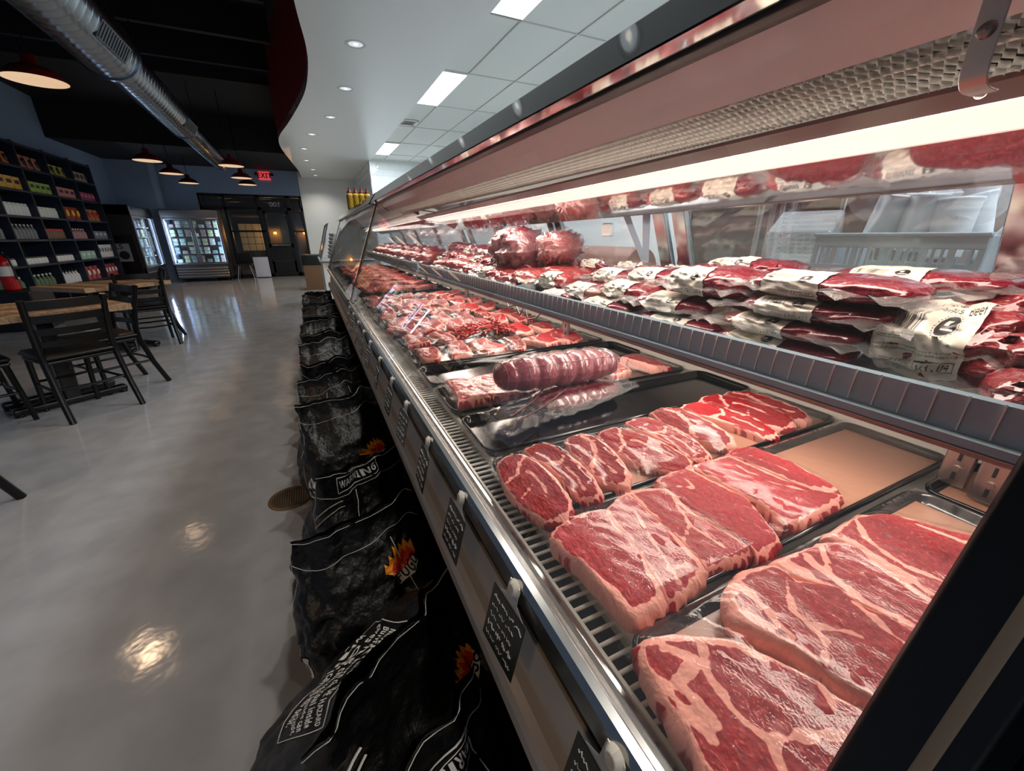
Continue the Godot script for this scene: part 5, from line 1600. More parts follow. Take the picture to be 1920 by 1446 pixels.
func lamps() -> void:
	var warm := Color(1.0, 0.84, 0.68)
	var lining := glow(Color(1.0, 0.83, 0.64), 0.58)
	var t := thing("pendant_lamp", "dark red pendant lamp large at the upper left", "pendant lamp", Vector3(-1.6, 2.3, -4.55), 0, "dark red barn pendant lamps")
	var b := MB.new()
	b.lathe([Vector2(0.178, 0.0), Vector2(0.178, 0.008), Vector2(0.15, 0.04), Vector2(0.115, 0.072), Vector2(0.07, 0.09), Vector2(0.045, 0.1), Vector2(0.042, 0.15), Vector2(0.03, 0.165), Vector2(0.0, 0.17)], 32)
	obj("lamp_shade", b, M.dark_red, t)
	b = MB.new()
	b.lathe([Vector2(0.0, 0.03), Vector2(0.08, 0.026), Vector2(0.15, 0.012), Vector2(0.175, 0.001)], 32)
	obj("lamp_lining", b, lining, t)
	b = MB.new()
	b.tube([Vector3(0, 0.165, 0), Vector3(0, 2.12, 0)], 0.006, 6)
	obj("stem", b, M.black, t)
	t.scale = Vector3(1.26, 1.26, 1.26)
	t.position = Vector3(-2.03, 2.6, -5.86)
	var at := [Vector3(-2.03, 2.6, -5.86), Vector3(-2.5, 2.6, -10.64), Vector3(-2.57, 2.6, -12.5), Vector3(-2.64, 2.6, -14.4), Vector3(-1.18, 2.6, -10.7), Vector3(-1.24, 2.6, -12.7), Vector3(-1.28, 2.6, -14.2), Vector3(-2.03, 2.6, -4.0), Vector3(-2.03, 2.6, -2.1), Vector3(-1.2, 2.6, 0.8)]
	var words := ["", "left dark red pendant lamp, nearest of the far left row", "middle dark red pendant lamp of the far left row", "farthest dark red pendant lamp of the far left row", "dark red pendant lamp under the duct end, nearest of the right row", "middle dark red pendant lamp of the far right row", "farthest dark red pendant lamp of the far right row, near the EXIT sign", "dark red pendant lamp over the dining side, above the frame", "dark red pendant lamp above the aisle, out of the frame", "dark red pendant lamp behind the camera"]
	for k in at.size():
		if k: dup(t, at[k], 0, words[k])
		var l := SpotLight3D.new()
		l.name = "pendant_light"
		l.light_color = warm
		l.light_energy = 0.56
		l.spot_angle = 62
		l.spot_angle_attenuation = 0.6
		l.spot_range = 20
		l.light_size = 0.1
		l.shadow_enabled = true
		add_child(l, true)
		l.position = at[k] - Vector3(0, 0.02, 0)
		l.rotation.x = -PI / 2
	# downlights in the soffit
	var d := thing("downlight", "round recessed ceiling light nearest to us in the white soffit", "ceiling light", Vector3(0.72, 3.03, -5.06), 0, "recessed downlights in the white soffit")
	b = MB.new()
	b.lathe([Vector2(0.068, 0.004), Vector2(0.072, -0.004), Vector2(0.1, -0.004), Vector2(0.105, 0.0)], 32)
	obj("ring", b, M.white, d)
	b = MB.new()
	b.lathe([Vector2(0.0, -0.0005), Vector2(0.03, -0.0005), Vector2(0.032, -0.002), Vector2(0.069, -0.001)], 24)
	obj("reflector", b, M.can, d)
	b = MB.new()
	b.lathe([Vector2(0.0, -0.006), Vector2(0.02, -0.004), Vector2(0.024, -0.001)], 16)
	obj("lens", b, glow(Color(1.0, 0.97, 0.92), 1.4), d)
	var cans := [Vector3(0.72, 3.03, -5.06), Vector3(0.73, 3.03, -6.45), Vector3(0.62, 3.03, -7.95), Vector3(0.36, 3.03, -9.32), Vector3(0.22, 3.03, -10.82), Vector3(0.26, 3.03, -12.36), Vector3(0.42, 3.03, -13.88), Vector3(0.5, 3.03, -15.1), Vector3(0.72, 3.03, -3.6), Vector3(0.72, 3.03, -2.2), Vector3(0.7, 3.03, -0.6), Vector3(0.7, 3.03, 1.0)]
	for k in cans.size():
		if k: dup(d, cans[k], 0, "round recessed ceiling light, %s along the wavy soffit edge" % ["", "second", "third", "fourth", "fifth", "sixth", "seventh", "eighth and farthest", "first outside the frame", "second outside the frame", "third outside the frame", "fourth outside the frame"][k])
		var l := SpotLight3D.new()
		l.name = "downlight_light"
		l.light_color = Color(1.0, 0.97, 0.93)
		l.light_energy = 1.4 if k in [0, 1, 8, 9, 10, 11] else 1.15
		l.spot_angle = 48 if k < 4 or k > 7 else 66
		l.spot_angle_attenuation = 0.8
		l.spot_range = 20
		l.light_size = 0.05
		l.shadow_enabled = true
		add_child(l, true)
		l.position = cans[k] - Vector3(0, 0.02, 0)
		l.rotation.x = -PI / 2
	var zs := [-10.3, -6.1, -3.33, 0.0, 2.3]
	for k in zs.size():
		var p := thing("panel_light", ["far bright flat ceiling panel light before the tiled wall", "bright flat ceiling panel light in the middle of the ceiling grid", "bright flat ceiling panel light cut by the top of the frame", "flat ceiling panel light overhead, outside the frame", "flat ceiling panel light behind the camera"][k], "ceiling light", Vector3(1.87, 3.07, zs[k]), 0, "flat panel lights in the ceiling grid")
		b = MB.new()
		b.box(Vector3.ZERO, Vector3(0.32, 0.03, 1.34), 0.003)
		obj("frame", b, M.white, p)
		b = MB.new()
		b.box(Vector3(0, -0.016, 0), Vector3(0.3, 0.006, 1.31))
		obj("diffuser", b, glow(Color(0.98, 0.98, 1.0), 1.6), p)
	var v := thing("air_vent", "square white air vent in the ceiling grid", "vent", Vector3(1.83, 3.06, -7.9))
	b = MB.new()
	for q in [[-0.14, 0, 0.05, 0.36], [0.14, 0, 0.05, 0.36], [0, -0.16, 0.3, 0.05], [0, 0.16, 0.3, 0.05]]: b.box(Vector3(q[0], 0, q[1]), Vector3(q[2], 0.012, q[3]), 0.002)
	obj("frame", b, M.white, v)
	b = MB.new()
	b.box(Vector3(0, 0.012, 0), Vector3(0.25, 0.004, 0.3))
	obj("backing", b, M.black, v)
	for k in 7:
		b = MB.new()
		b.box(Vector3(-0.06 + k * 0.025, 0.002, 0), Vector3(0.018, 0.002, 0.27), 0, Basis(Vector3(0, 0, 1), 0.5))
		obj("slat", b, M.alu, v)
	# spiral duct under the black ceiling, narrowing in steps
	var du := thing("air_duct", "long round galvanised air duct hanging under the black ceiling", "duct", Vector3.ZERO)
	var run := [[-1.5, -1.35, 0.255], [-5.95, -1.475, 0.25], [-6.1, -1.478, 0.205], [-9.0, -1.55, 0.2], [-9.15, -1.553, 0.17], [-12.9, -1.64, 0.165]]
	for k in range(0, 6, 2):
		b = MB.new()
		var a: Array = run[k]
		var c: Array = run[k + 1]
		var n := int(absf(c[0] - a[0]) / 0.11)
		var pth := []
		var rr := []
		for i in n + 1:
			for e in [[0.0, 0.0], [0.88, 0.0], [0.92, 0.0022], [0.97, 0.0022]]:
				if i == n and e[0] > 0.0: continue
				var u := (i + float(e[0])) / n
				pth.append(Vector3(lerpf(a[1], c[1], u), 2.95, lerpf(a[0], c[0], u)))
				rr.append(lerpf(a[2], c[2], u) + float(e[1]))
		b.tube(pth, rr, 28)
		obj("duct_section", b, M.galv, du)
		b = MB.new()
		b.tube([Vector3(c[1], 2.95, c[0] + 0.03), Vector3(c[1], 2.95, c[0] - 0.02)], c[2] + 0.012, 28)
		obj("collar", b, M.galv, du)
	for q in [[-5.3, -1.46, 0.252], [-8.6, -1.54, 0.202]]:
		b = MB.new()
		var R := Basis(Vector3(0, 0, 1), -0.55)
		b.box(Vector3(q[1], 2.95, q[0]) + R * Vector3(q[2], 0, 0), Vector3(0.02, 0.15, 0.62), 0.003, R)
		for k in 12: b.box(Vector3(q[1], 2.95, q[0] - 0.27 + k * 0.05) + R * Vector3(q[2] + 0.012, 0, 0), Vector3(0.006, 0.12, 0.02), 0, R)
		obj("duct_grille", b, mat(Color(0.3, 0.31, 0.33), 0.4, 0.7), du)
	for z in [-4.0, -7.2, -10.4]:
		b = MB.new()
		b.tube([Vector3(-1.42 + (z + 4.0) * 0.025, 3.1, z), Vector3(-1.42 + (z + 4.0) * 0.025, 4.4, z)], 0.006, 6)
		obj("hanger", b, M.black, du)

# ---------------------------------------------------------------- shelf of goods on the left wall
func goods(kind: String, w: float, h: float, c: Color, c2: Color) -> Array:
	# [body mesh, print mesh] of one product, standing at y = 0, facing +x
	var b := MB.new()
	var q := MB.new()
	if kind == "pouch":
		b.grid(8, 8, func(u, v):
			var t: float = 0.05 * (1.0 - v) * (0.4 + 0.6 * sin(u * PI)) + 0.006
			return Vector3(t, v * h, (0.5 - u) * w * (1.0 - 0.05 * sin(v * PI))))
		b.grid(8, 8, func(u, v):
			var t: float = 0.05 * (1.0 - v) * (0.4 + 0.6 * sin(u * PI)) + 0.006
			return Vector3(-t, v * h, (u - 0.5) * w * (1.0 - 0.05 * sin(v * PI))))
		q.lathe([Vector2(0.0, 0.006), Vector2(w * 0.2, 0.004), Vector2(w * 0.24, -0.01)], 14, Transform3D(Basis(Vector3(0, 0, 1), -PI / 2) * Basis.from_scale(Vector3(1.4, 1, 1)), Vector3(0.048, h * 0.52, 0)))
	elif kind == "jar":
		b.lathe([Vector2(0, 0), Vector2(w * 0.46, 0.0), Vector2(w * 0.5, 0.01), Vector2(w * 0.5, h * 0.74), Vector2(w * 0.44, h * 0.8), Vector2(w * 0.4, h * 0.82), Vector2(0, h * 0.82)], 14)
		q.lathe([Vector2(w * 0.43, h * 0.81), Vector2(w * 0.43, h * 0.99), Vector2(w * 0.4, h), Vector2(0, h)], 14)
	elif kind == "bottle":
		b.lathe([Vector2(0, 0), Vector2(w * 0.44, 0.0), Vector2(w * 0.48, 0.01), Vector2(w * 0.48, h * 0.6), Vector2(w * 0.2, h * 0.78), Vector2(w * 0.17, h * 0.9), Vector2(0, h * 0.9)], 14)
		q.lathe([Vector2(w * 0.19, h * 0.88), Vector2(w * 0.19, h), Vector2(0, h)], 12)
	else:
		b.box(Vector3(0, h / 2, 0), Vector3(0.12, h, w), 0.003)
		q.box(Vector3(0.0605, h * 0.6, 0), Vector3(0.002, h * 0.3, w * 0.66))
	var grey := Color(c.get_luminance(), c.get_luminance(), c.get_luminance())
	return [b.mesh(), q.mesh(), mat(c.lerp(grey, 0.28), 0.4), mat(c2, 0.45)]

func left_side() -> void:
	var X := -4.2
	var s := thing("display_shelf", "tall dark blue-black wall shelf full of sauces and bags", "shelf", Vector3(-4.4, 0, -11.4))
	var dk := mat(Color(0.11, 0.145, 0.21), 0.4)
	var z0 := -9.55
	var W := 0.925
	var b := MB.new()
	b.box(Vector3(-0.155, 1.4, 0.465), Vector3(0.02, 2.76, 4.65))
	obj("back_panel", b, mat(Color(0.02, 0.02, 0.025), 0.6), s)
	for k in 6:
		b = MB.new()
		var z := z0 + 0.925 - k * W + 11.4
		b.box(Vector3(0.02, 1.4, z), Vector3(0.36, 2.76, 0.035), 0.003)
		obj("side_panel" if k in [0, 5] else "divider", b, dk, s)
	for y in [0.06, 0.40, 0.81, 1.21, 1.58, 1.99, 2.37, 2.74]:
		b = MB.new()
		b.box(Vector3(0.02, y, 0.465), Vector3(0.36, 0.035, 4.63), 0.003)
		obj("shelf_board", b, dk, s)
	# rows from the top; kind, width, height, colour, print colour, how many, name, label
	var o := Color(0.9, 0.4, 0.15)
	var dkp := Color(0.12, 0.1, 0.1)
	var rows := [
		[2.388, [["pouch", 0.18, 0.2, o, dkp, 4, "coffee pouch", "orange pouch"], ["pouch", 0.18, 0.22, Color(0.85, 0.45, 0.35), dkp, 4, "pouch", "salmon pink pouch"], ["pouch", 0.18, 0.2, Color(0.8, 0.7, 0.15), dkp, 4, "pouch", "yellow pouch"], ["pouch", 0.15, 0.2, Color(0.75, 0.68, 0.62), Color(0.3, 0.15, 0.1), 5, "pouch", "white and brown pouch"]]],
		[2.008, [["carton", 0.2, 0.2, Color(0.95, 0.65, 0.12), Color(0.2, 0.2, 0.25), 4, "carton", "orange-yellow carton"], ["carton", 0.16, 0.18, Color(0.62, 0.75, 0.15), Color(0.15, 0.25, 0.3), 5, "carton", "lime green carton"], ["carton", 0.22, 0.18, Color(0.9, 0.5, 0.4), Color(0.35, 0.15, 0.35), 4, "carton", "salmon carton with violet print"], ["carton", 0.16, 0.17, Color(0.72, 0.2, 0.42), Color(0.9, 0.5, 0.55), 5, "carton", "magenta carton"]]],
		[1.598, [["jar", 0.1, 0.2, Color(0.92, 0.9, 0.84), Color(0.85, 0.84, 0.8), 8, "jar", "white spice jar"], ["jar", 0.1, 0.18, Color(0.92, 0.9, 0.84), Color(0.9, 0.88, 0.84), 7, "jar", "white squat jar"], ["pouch", 0.2, 0.24, Color(0.82, 0.2, 0.15), Color(0.95, 0.75, 0.2), 4, "pouch", "tall red pouch"], ["pouch", 0.2, 0.24, Color(0.9, 0.5, 0.15), Color(0.75, 0.1, 0.1), 4, "pouch", "tall orange pouch"]]],
		[1.228, [["bottle", 0.08, 0.24, Color(0.5, 0.48, 0.48), Color(0.8, 0.76, 0.72), 8, "bottle", "grey sauce bottle"], ["jar", 0.09, 0.18, Color(0.55, 0.35, 0.2), Color(0.85, 0.22, 0.1), 8, "jar", "brown jar with a red lid"], ["bottle", 0.08, 0.2, Color(0.8, 0.5, 0.5), Color(0.95, 0.88, 0.86), 8, "bottle", "pink bottle"], ["carton", 0.2, 0.16, Color(0.5, 0.5, 0.52), Color(0.8, 0.8, 0.8), 4, "carton", "grey carton"]]],
		[0.828, [["jar", 0.09, 0.12, Color(0.93, 0.92, 0.86), Color(0.3, 0.26, 0.22), 8, "jar", "low white jar with a dark lid"], ["jar", 0.1, 0.13, Color(0.93, 0.92, 0.88), Color(0.25, 0.22, 0.2), 7, "jar", "low white jar"], ["carton", 0.2, 0.16, Color(0.6, 0.8, 0.7), Color(0.85, 0.92, 0.88), 4, "carton", "pale green carton"], ["carton", 0.13, 0.27, Color(0.86, 0.86, 0.86), Color(0.4, 0.4, 0.42), 6, "carton", "tall white carton"]]],
		[0.418, [["bottle", 0.09, 0.24, Color(0.35, 0.45, 0.25), Color(0.85, 0.9, 0.85), 7, "bottle", "green bottle with a white label"], ["bottle", 0.1, 0.24, Color(0.85, 0.86, 0.86), Color(0.15, 0.15, 0.15), 7, "bottle", "white bottle with a dark cap"], ["pouch", 0.18, 0.26, Color(0.8, 0.25, 0.25), Color(0.92, 0.85, 0.82), 4, "pouch", "red and white pouch"], ["pouch", 0.16, 0.26, Color(0.7, 0.18, 0.2), Color(0.92, 0.85, 0.85), 5, "pouch", "dark red and white pouch"]]],
	]
	var shelf_word := ["top", "second", "third", "fourth", "fifth", "lowest"]
	for r in rows.size():
		for c in 5:
			var q: Array = rows[r][1][maxi(c - 1, 0)]
			var g := goods(q[0], q[1], q[2], q[3], q[4])
			for k in q[5]:
				var name: String = String(q[6]).replace(" ", "_")
				var t := thing(name, "%s, %s shelf, %s compartment, %s from the near side" % [q[7], shelf_word[r], ORD[c], ORD[k]], String(q[6]).split(" ")[-1], Vector3(-4.33, rows[r][0], z0 + 0.925 - c * W - (k + 0.5) * (W - 0.06) / q[5] - 0.03), 0.0, "%s, %s shelf, compartment %s" % [q[7], shelf_word[r], ["one", "two", "three", "four", "five"][c]])
				obj("body", g[0], g[2], t)
				obj("print" if q[0] in ["pouch", "carton"] else "lid", g[1], g[3], t)
	# fire extinguisher hung at the near shelf end
	var fe := thing("fire_extinguisher", "red fire extinguisher at the near end of the wall shelf", "fire extinguisher", Vector3(-3.9, 0.55, -8.3))
	b = MB.new()
	b.lathe([Vector2(0, 0), Vector2(0.075, 0.0), Vector2(0.085, 0.02), Vector2(0.085, 0.36), Vector2(0.07, 0.42), Vector2(0.03, 0.45), Vector2(0.028, 0.48), Vector2(0, 0.48)], 24)
	obj("cylinder", b, mat(Color(0.75, 0.04, 0.05), 0.25), fe)
	b = MB.new()
	b.lathe([Vector2(0.0862, 0.2), Vector2(0.0862, 0.33)], 24)
	obj("label", b, M.paper, fe)
	b = MB.new()
	b.box(Vector3(0.02, 0.5, 0), Vector3(0.06, 0.04, 0.03), 0.005)
	b.box(Vector3(0.06, 0.53, 0), Vector3(0.14, 0.012, 0.02), 0.004, Basis(Vector3(0, 0, 1), 0.2))
	obj("handle", b, M.black, fe)
	b = MB.new()
	b.tube([Vector3(0.03, 0.5, 0.02), Vector3(0.1, 0.46, 0.05), Vector3(0.11, 0.3, 0.05), Vector3(0.1, 0.15, 0.04)], 0.012, 8)
	obj("hose", b, M.black, fe)
	var st := thing("black_stand", "black cabinet carrying the fire extinguisher", "stand", Vector3(-3.9, 0, -8.35))
	b = MB.new()
	b.box(Vector3(0, 0.275, 0), Vector3(0.5, 0.545, 0.6), 0.005)
	obj("body", b, M.black, st)
	b = MB.new()
	b.box(Vector3(0.252, 0.275, 0), Vector3(0.006, 0.48, 0.54), 0.002)
	obj("door", b, M.black, st)

# ---------------------------------------------------------------- far end of the shop
func fridge(called: String, at: Vector3, turn: float, w: float, label: String, words: String) -> void:
	# glass-door merchandiser, facing local +z, back at z = 0
	var t := thing(called, label, "fridge", at, turn)
	var d := 0.68
	var b := MB.new()
	b.box(Vector3(0, 1.88, d / 2), Vector3(w, 0.22, d), 0.004)
	b.box(Vector3(0, 0.3, d / 2), Vector3(w, 0.4, d), 0.004)
	b.box(Vector3(0, 1.05, 0.02), Vector3(w, 1.5, 0.03))
	obj("body", b, M.fridge, t)
	for s in [-1, 1]:
		b = MB.new()
		b.box(Vector3(s * (w / 2 - 0.015), 1.05, d / 2), Vector3(0.03, 1.9, d), 0.003)
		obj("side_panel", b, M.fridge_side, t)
	b = MB.new()
	b.box(Vector3(0, 1.87, d + 0.012), Vector3(w, 0.2, 0.02), 0.004)
	obj("header", b, M.steel, t)
	for k in 4:
		b = MB.new()
		b.box(Vector3(0, 0.16 + k * 0.075, d + 0.01), Vector3(w - 0.06, 0.045, 0.02), 0.006, Basis(Vector3(1, 0, 0), 0.3))
		obj("louvre", b, M.steel, t)
	for s in [-1, 1]:
		for z in [0.08, d - 0.08]:
			b = MB.new()
			b.tube([Vector3(s * (w / 2 - 0.1), 0, z), Vector3(s * (w / 2 - 0.1), 0.1, z)], 0.025, 8)
			obj("caster", b, M.black, t)
	for s in [-1, 1]:
		var dr := Node3D.new()
		dr.name = "door"
		t.add_child(dr, true)
		b = MB.new()
		var cx: float = s * w / 4
		for q in [[-1, 0.045], [1, 0.045]]: b.box(Vector3(cx + q[0] * (w / 4 - 0.025), 1.13, d + 0.015), Vector3(q[1], 1.27, 0.03), 0.004)
		for y in [0.52, 1.745]: b.box(Vector3(cx, y, d + 0.015), Vector3(w / 2 - 0.06, 0.045, 0.03), 0.004)
		obj("door_frame", b, M.alu, dr)
		b = MB.new()
		b.box(Vector3(cx, 1.13, d + 0.015), Vector3(w / 2 - 0.09, 1.2, 0.006))
		obj("door_glass", b, M.glass, dr)
		b = MB.new()
		b.tube([Vector3(cx - s * (w / 4 - 0.05), 0.9, d + 0.05), Vector3(cx - s * (w / 4 - 0.05), 1.4, d + 0.05)], 0.01, 8)
		obj("handle", b, M.steel, dr)
		b = MB.new()
		b.box(Vector3(s * (w / 2 - 0.055), 1.13, d - 0.03), Vector3(0.02, 1.18, 0.02), 0.003)
		obj("led_strip", b, M.led, t)
		var side := Basis(Vector3.UP, turn)
		area(at + side * Vector3(s * (w / 2 - 0.085), 1.13, d - 0.04), side * Vector3(-s, 0, -0.55), Vector2(0.03, 1.15), Color(0.72, 0.84, 1.0), 0.55, "led_light")
	for k in 5:
		b = MB.new()
		b.box(Vector3(0, 0.54 + k * 0.24, 0.32), Vector3(w - 0.08, 0.012, 0.5), 0.002)
		obj("wire_shelf", b, M.wire, t)
		b = MB.new()
		b.box(Vector3(0, 0.535 + k * 0.24, 0.575), Vector3(w - 0.08, 0.03, 0.006), 0.002)
		obj("shelf_ticket_rail", b, M.black, t)
	var cols := [Color(0.7, 0.78, 0.77), Color(0.72, 0.74, 0.6), Color(0.55, 0.63, 0.66), Color(0.62, 0.55, 0.55), Color(0.78, 0.8, 0.8)]
	var tm := []
	for c in cols:
		b = MB.new()
		b.box(Vector3(0, 0.0425, 0), Vector3(0.12, 0.085, 0.13), 0.012)
		var q := MB.new()
		q.box(Vector3(0, 0.09, 0), Vector3(0.128, 0.012, 0.138), 0.004)
		q.box(Vector3(0, 0.045, 0.066), Vector3(0.08, 0.04, 0.002))
		tm.append([b.mesh(), q.mesh(), mat(c, 0.35), mat(Color(c.r * 0.75, c.g * 0.8, c.b * 0.7), 0.4)])
	var shelf_word := ["lowest", "second lowest", "middle", "second highest", "top"]
	for k in 5:
		for i in 7:
			for j in (2 if (i * 3 + k) % 4 else 1):
				var g: Array = tm[(i * (1 if i < 4 else 3) + k * 2) % 5]
				var x := -w / 2 + 0.13 + i * (w - 0.26) / 6.0
				var p := thing("food_tub", "lidded tub, %s, %s shelf, %s from %s, %s" % [words, shelf_word[k], ORD[i], "near side" if turn > 1.0 else "rounded wall", ["lower one", "upper one"][j]], "tub", at + Basis(Vector3.UP, turn) * Vector3(x, 0.547 + k * 0.24 + j * 0.097, 0.45 - 0.03 * ((i * 5 + j * 3 + k) % 3)), turn, "food tubs in the %s, %s shelf" % [words, shelf_word[k]])
				obj("tub", g[0], g[2], p)
				obj("lid", g[1], g[3], p)

func far_end() -> void:
	M.fridge = mat(Color(0.35, 0.36, 0.38), 0.35, 0.5)
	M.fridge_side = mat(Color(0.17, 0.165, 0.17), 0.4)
	M.led = glow(Color(0.62, 0.72, 1.0), 2.6)
	fridge("fridge", Vector3(-4.53, 0, -14.4), PI / 2, 1.6, "glass-door fridge seen from its dark side, beside the wall shelf", "side-on fridge")
	fridge("fridge", Vector3(-2.97, 0, -15.83), 0.0, 1.34, "two-door glass fridge lit by white strips on the far wall", "two-door fridge")
	var po := thing("poster_rack", "dark poster board with a bull emblem hung on the fridge side", "poster", Vector3(-4.12, 0.0, -13.52))
	var b := MB.new()
	b.box(Vector3(0, 0.65, 0), Vector3(0.46, 1.3, 0.02), 0.003)
	obj("board", b, M.black, po)
	b = MB.new()
	b.box(Vector3(-0.05, 0.9, 0.011), Vector3(0.3, 0.42, 0.004))
	obj("print", b, mat(Color(0.5, 0.52, 0.56), 0.6), po)
	b = MB.new()
	b.lathe([Vector2(0.0, 0.003), Vector2(0.1, 0.003), Vector2(0.1, 0.0)], 24, Transform3D(Basis(Vector3(1, 0, 0), PI / 2), Vector3(-0.04, 0.84, 0.0135)))
	obj("emblem", b, M.ink, po)
	var w := obj("print_letters", lettering("LS", 0.16), M.ink, po)
	w.position = Vector3(-0.1, 1.04, 0.0145)
	# entrance: black storefront frame, glass, door; the street front beyond
	var e := Node3D.new()
	e.name = "door_1"
	add_child(e)
	e.set_meta("kind", "structure")
	e.position = Vector3(0, 0, -15.9)
	for q in [[-1.4, 2.455, 2.78, 0.07], [-1.4, 2.09, 2.78, 0.09], [-1.4, 0.06, 2.78, 0.12], [-1.66, 1.42, 0.96, 0.05], [-0.22, 1.42, 0.36, 0.05]]:
		b = MB.new()
		b.box(Vector3(q[0], q[1], 0), Vector3(q[2], q[3], 0.1), 0.004)
		obj("rail", b, M.black, e)
	for q in [[-2.76, 0.07], [-2.15, 0.08], [-1.25, 0.12], [-0.42, 0.12], [-0.04, 0.08]]:
		b = MB.new()
		b.box(Vector3(q[0], 1.24, 0), Vector3(q[1], 2.48, 0.1), 0.004)
		obj("mullion", b, M.black, e)
	for q in [[-2.45, 1.08, 0.54, 1.95], [-1.7, 1.08, 0.84, 1.95], [-0.83, 1.08, 0.74, 1.95], [-0.22, 1.08, 0.3, 1.95], [-2.0, 2.27, 1.5, 0.3], [-0.7, 2.27, 1.2, 0.3]]:
		b = MB.new()
		b.box(Vector3(q[0], q[1], 0), Vector3(q[2], q[3], 0.008))
		obj("pane", b, M.glass, e)
	b = MB.new()
	for q in [[-0.83, 0.3, 0.72, 0.4], [-0.83, 0.98, 0.72, 0.12], [-0.83, 2.0, 0.72, 0.1], [-1.16, 1.08, 0.08, 1.9], [-0.5, 1.08, 0.08, 1.9]]: b.box(Vector3(q[0], q[1], 0.0), Vector3(q[2], q[3], 0.05), 0.004)
	b.box(Vector3(-0.83, 0.72, 0.0), Vector3(0.62, 0.42, 0.02))
	obj("door_leaf", b, M.black, e)
	b = MB.new()
	b.tube([Vector3(-1.1, 1.0, 0.06), Vector3(-0.56, 1.0, 0.06)], 0.014, 8)
	obj("push_bar", b, M.steel, e)
	var num := obj("street_number", lettering("100", 0.2), mat(Color(0.6, 0.62, 0.62), 0.5), e)
	num.rotation.y = PI
	num.position = Vector3(-0.8, 2.22, 0.012)
	wall("exterior_ground", Vector3(-1.5, -0.08, -18.4), Vector3(9, 0.1, 4.8), mat(Color(0.12, 0.12, 0.12), 0.9))
	var fb := thing("facade", "cream building front seen through the entrance at night", "building", Vector3(0, 0, -20.3))
	b = MB.new()
	b.box(Vector3(-1.6, 2.5, -0.2), Vector3(8, 5, 0.3))
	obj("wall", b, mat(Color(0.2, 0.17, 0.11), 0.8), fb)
	var wn := Node3D.new()
	wn.name = "window"
	fb.add_child(wn, true)
	for i in 4:
		for j in 4:
			b = MB.new()
			b.box(Vector3(-2.35 + i * 0.24, 0.85 + j * 0.26, 0.0), Vector3(0.22, 0.24, 0.03), 0.004)
			obj("pane", b, M.warm_window, wn)
	b = MB.new()
	b.box(Vector3(-2.0, 2.05, 0.0), Vector3(1.2, 0.1, 0.2), 0.01)
	obj("ledge", b, mat(Color(0.7, 0.62, 0.35), 0.6), fb)
	b = MB.new()
	b.prism(PackedVector2Array([Vector2(-1.0, 0.8), Vector2(-0.4, 0.8), Vector2(-0.4, 1.7), Vector2(-0.5, 1.9), Vector2(-0.7, 2.0), Vector2(-0.9, 1.9), Vector2(-1.0, 1.7)]), 0.05, Transform3D(Basis(), Vector3(0, 0, -0.04)))
	obj("arched_window", b, mat(Color(0.12, 0.16, 0.17), 0.2), fb)
	for x in [-1.2, -0.1]:
		var sc := thing("wall_sconce", "lit wall sconce outside, %s of the arched window" % ("left" if x < -1 else "right"), "sconce", Vector3(x, 1.35, -20.2))
		b = MB.new()
		b.box(Vector3(0, 0.12, 0.06), Vector3(0.12, 0.03, 0.14), 0.004)
		obj("cap", b, M.black, sc)
		b = MB.new()
		b.lathe([Vector2(0, 0), Vector2(0.05, 0.01), Vector2(0.06, 0.05), Vector2(0.05, 0.1), Vector2(0, 0.105)], 16, Transform3D(Basis(), Vector3(0, 0, 0.06)))
		obj("bulb", b, glow(Color(1.0, 0.62, 0.28), 3.0), sc)
		var l := OmniLight3D.new()
		l.name = "sconce_light"
		l.light_color = Color(1.0, 0.7, 0.4)
		l.light_energy = 0.35
		l.light_size = 0.04
		l.omni_range = 20
		l.shadow_enabled = true
		add_child(l, true)
		l.position = Vector3(x, 1.4, -20.14)
	# EXIT sign
	var ex := thing("exit_sign", "red EXIT sign with two lamp heads high on the far wall", "exit sign", Vector3(-0.93, 3.03, -15.82))
	b = MB.new()
	b.box(Vector3.ZERO, Vector3(0.32, 0.24, 0.05), 0.01)
	obj("housing", b, glow(Color(0.8, 0.03, 0.1), 0.75), ex)
	var tx := obj("letters", lettering("EXIT", 0.19), mat(Color(0.16, 0.01, 0.02), 0.6), ex)
	tx.position = Vector3(0, 0, 0.027)
	for s in [-1, 1]:
		b = MB.new()
		b.tube([Vector3(s * 0.18, 0.03, 0), Vector3(s * 0.24, 0.03, 0.04)], 0.035, 10)
		obj("lamp_head", b, M.black, ex)
	# low board, chair and box by the entrance
	var bd := thing("white_board", "pale square board standing on the floor by the door", "board", Vector3(-1.5, 0, -15.75))
	b = MB.new()
	b.box(Vector3(0, 0.33, 0), Vector3(0.42, 0.62, 0.03), 0.004)
	obj("panel", b, mat(Color(0.78, 0.8, 0.86), 0.5), bd)
	b = MB.new()
	b.box(Vector3(0, 0.01, 0.0), Vector3(0.3, 0.02, 0.12), 0.003)
	obj("foot", b, M.black, bd)
	var b2 := thing("white_board", "sliver of a pale board right of the door, behind the brown box", "board", Vector3(-0.12, 0, -15.7))
	b = MB.new()
	b.box(Vector3(0, 0.33, 0), Vector3(0.3, 0.62, 0.03), 0.004)
	obj("panel", b, mat(Color(0.78, 0.8, 0.86), 0.5), b2)
	b = MB.new()
	b.box(Vector3(0, 0.01, 0.0), Vector3(0.24, 0.02, 0.12), 0.003)
	obj("foot", b, M.black, b2)
	var wc := thing("waiting_chair", "small black chair with thin metal legs by the entrance", "chair", Vector3(-1.93, 0, -15.4))
	b = MB.new()
	b.box(Vector3(0, 0.45, 0), Vector3(0.46, 0.05, 0.42), 0.02)
	obj("seat", b, M.black, wc)
	b = MB.new()
	b.box(Vector3(0, 0.62, -0.2), Vector3(0.46, 0.36, 0.04), 0.02)
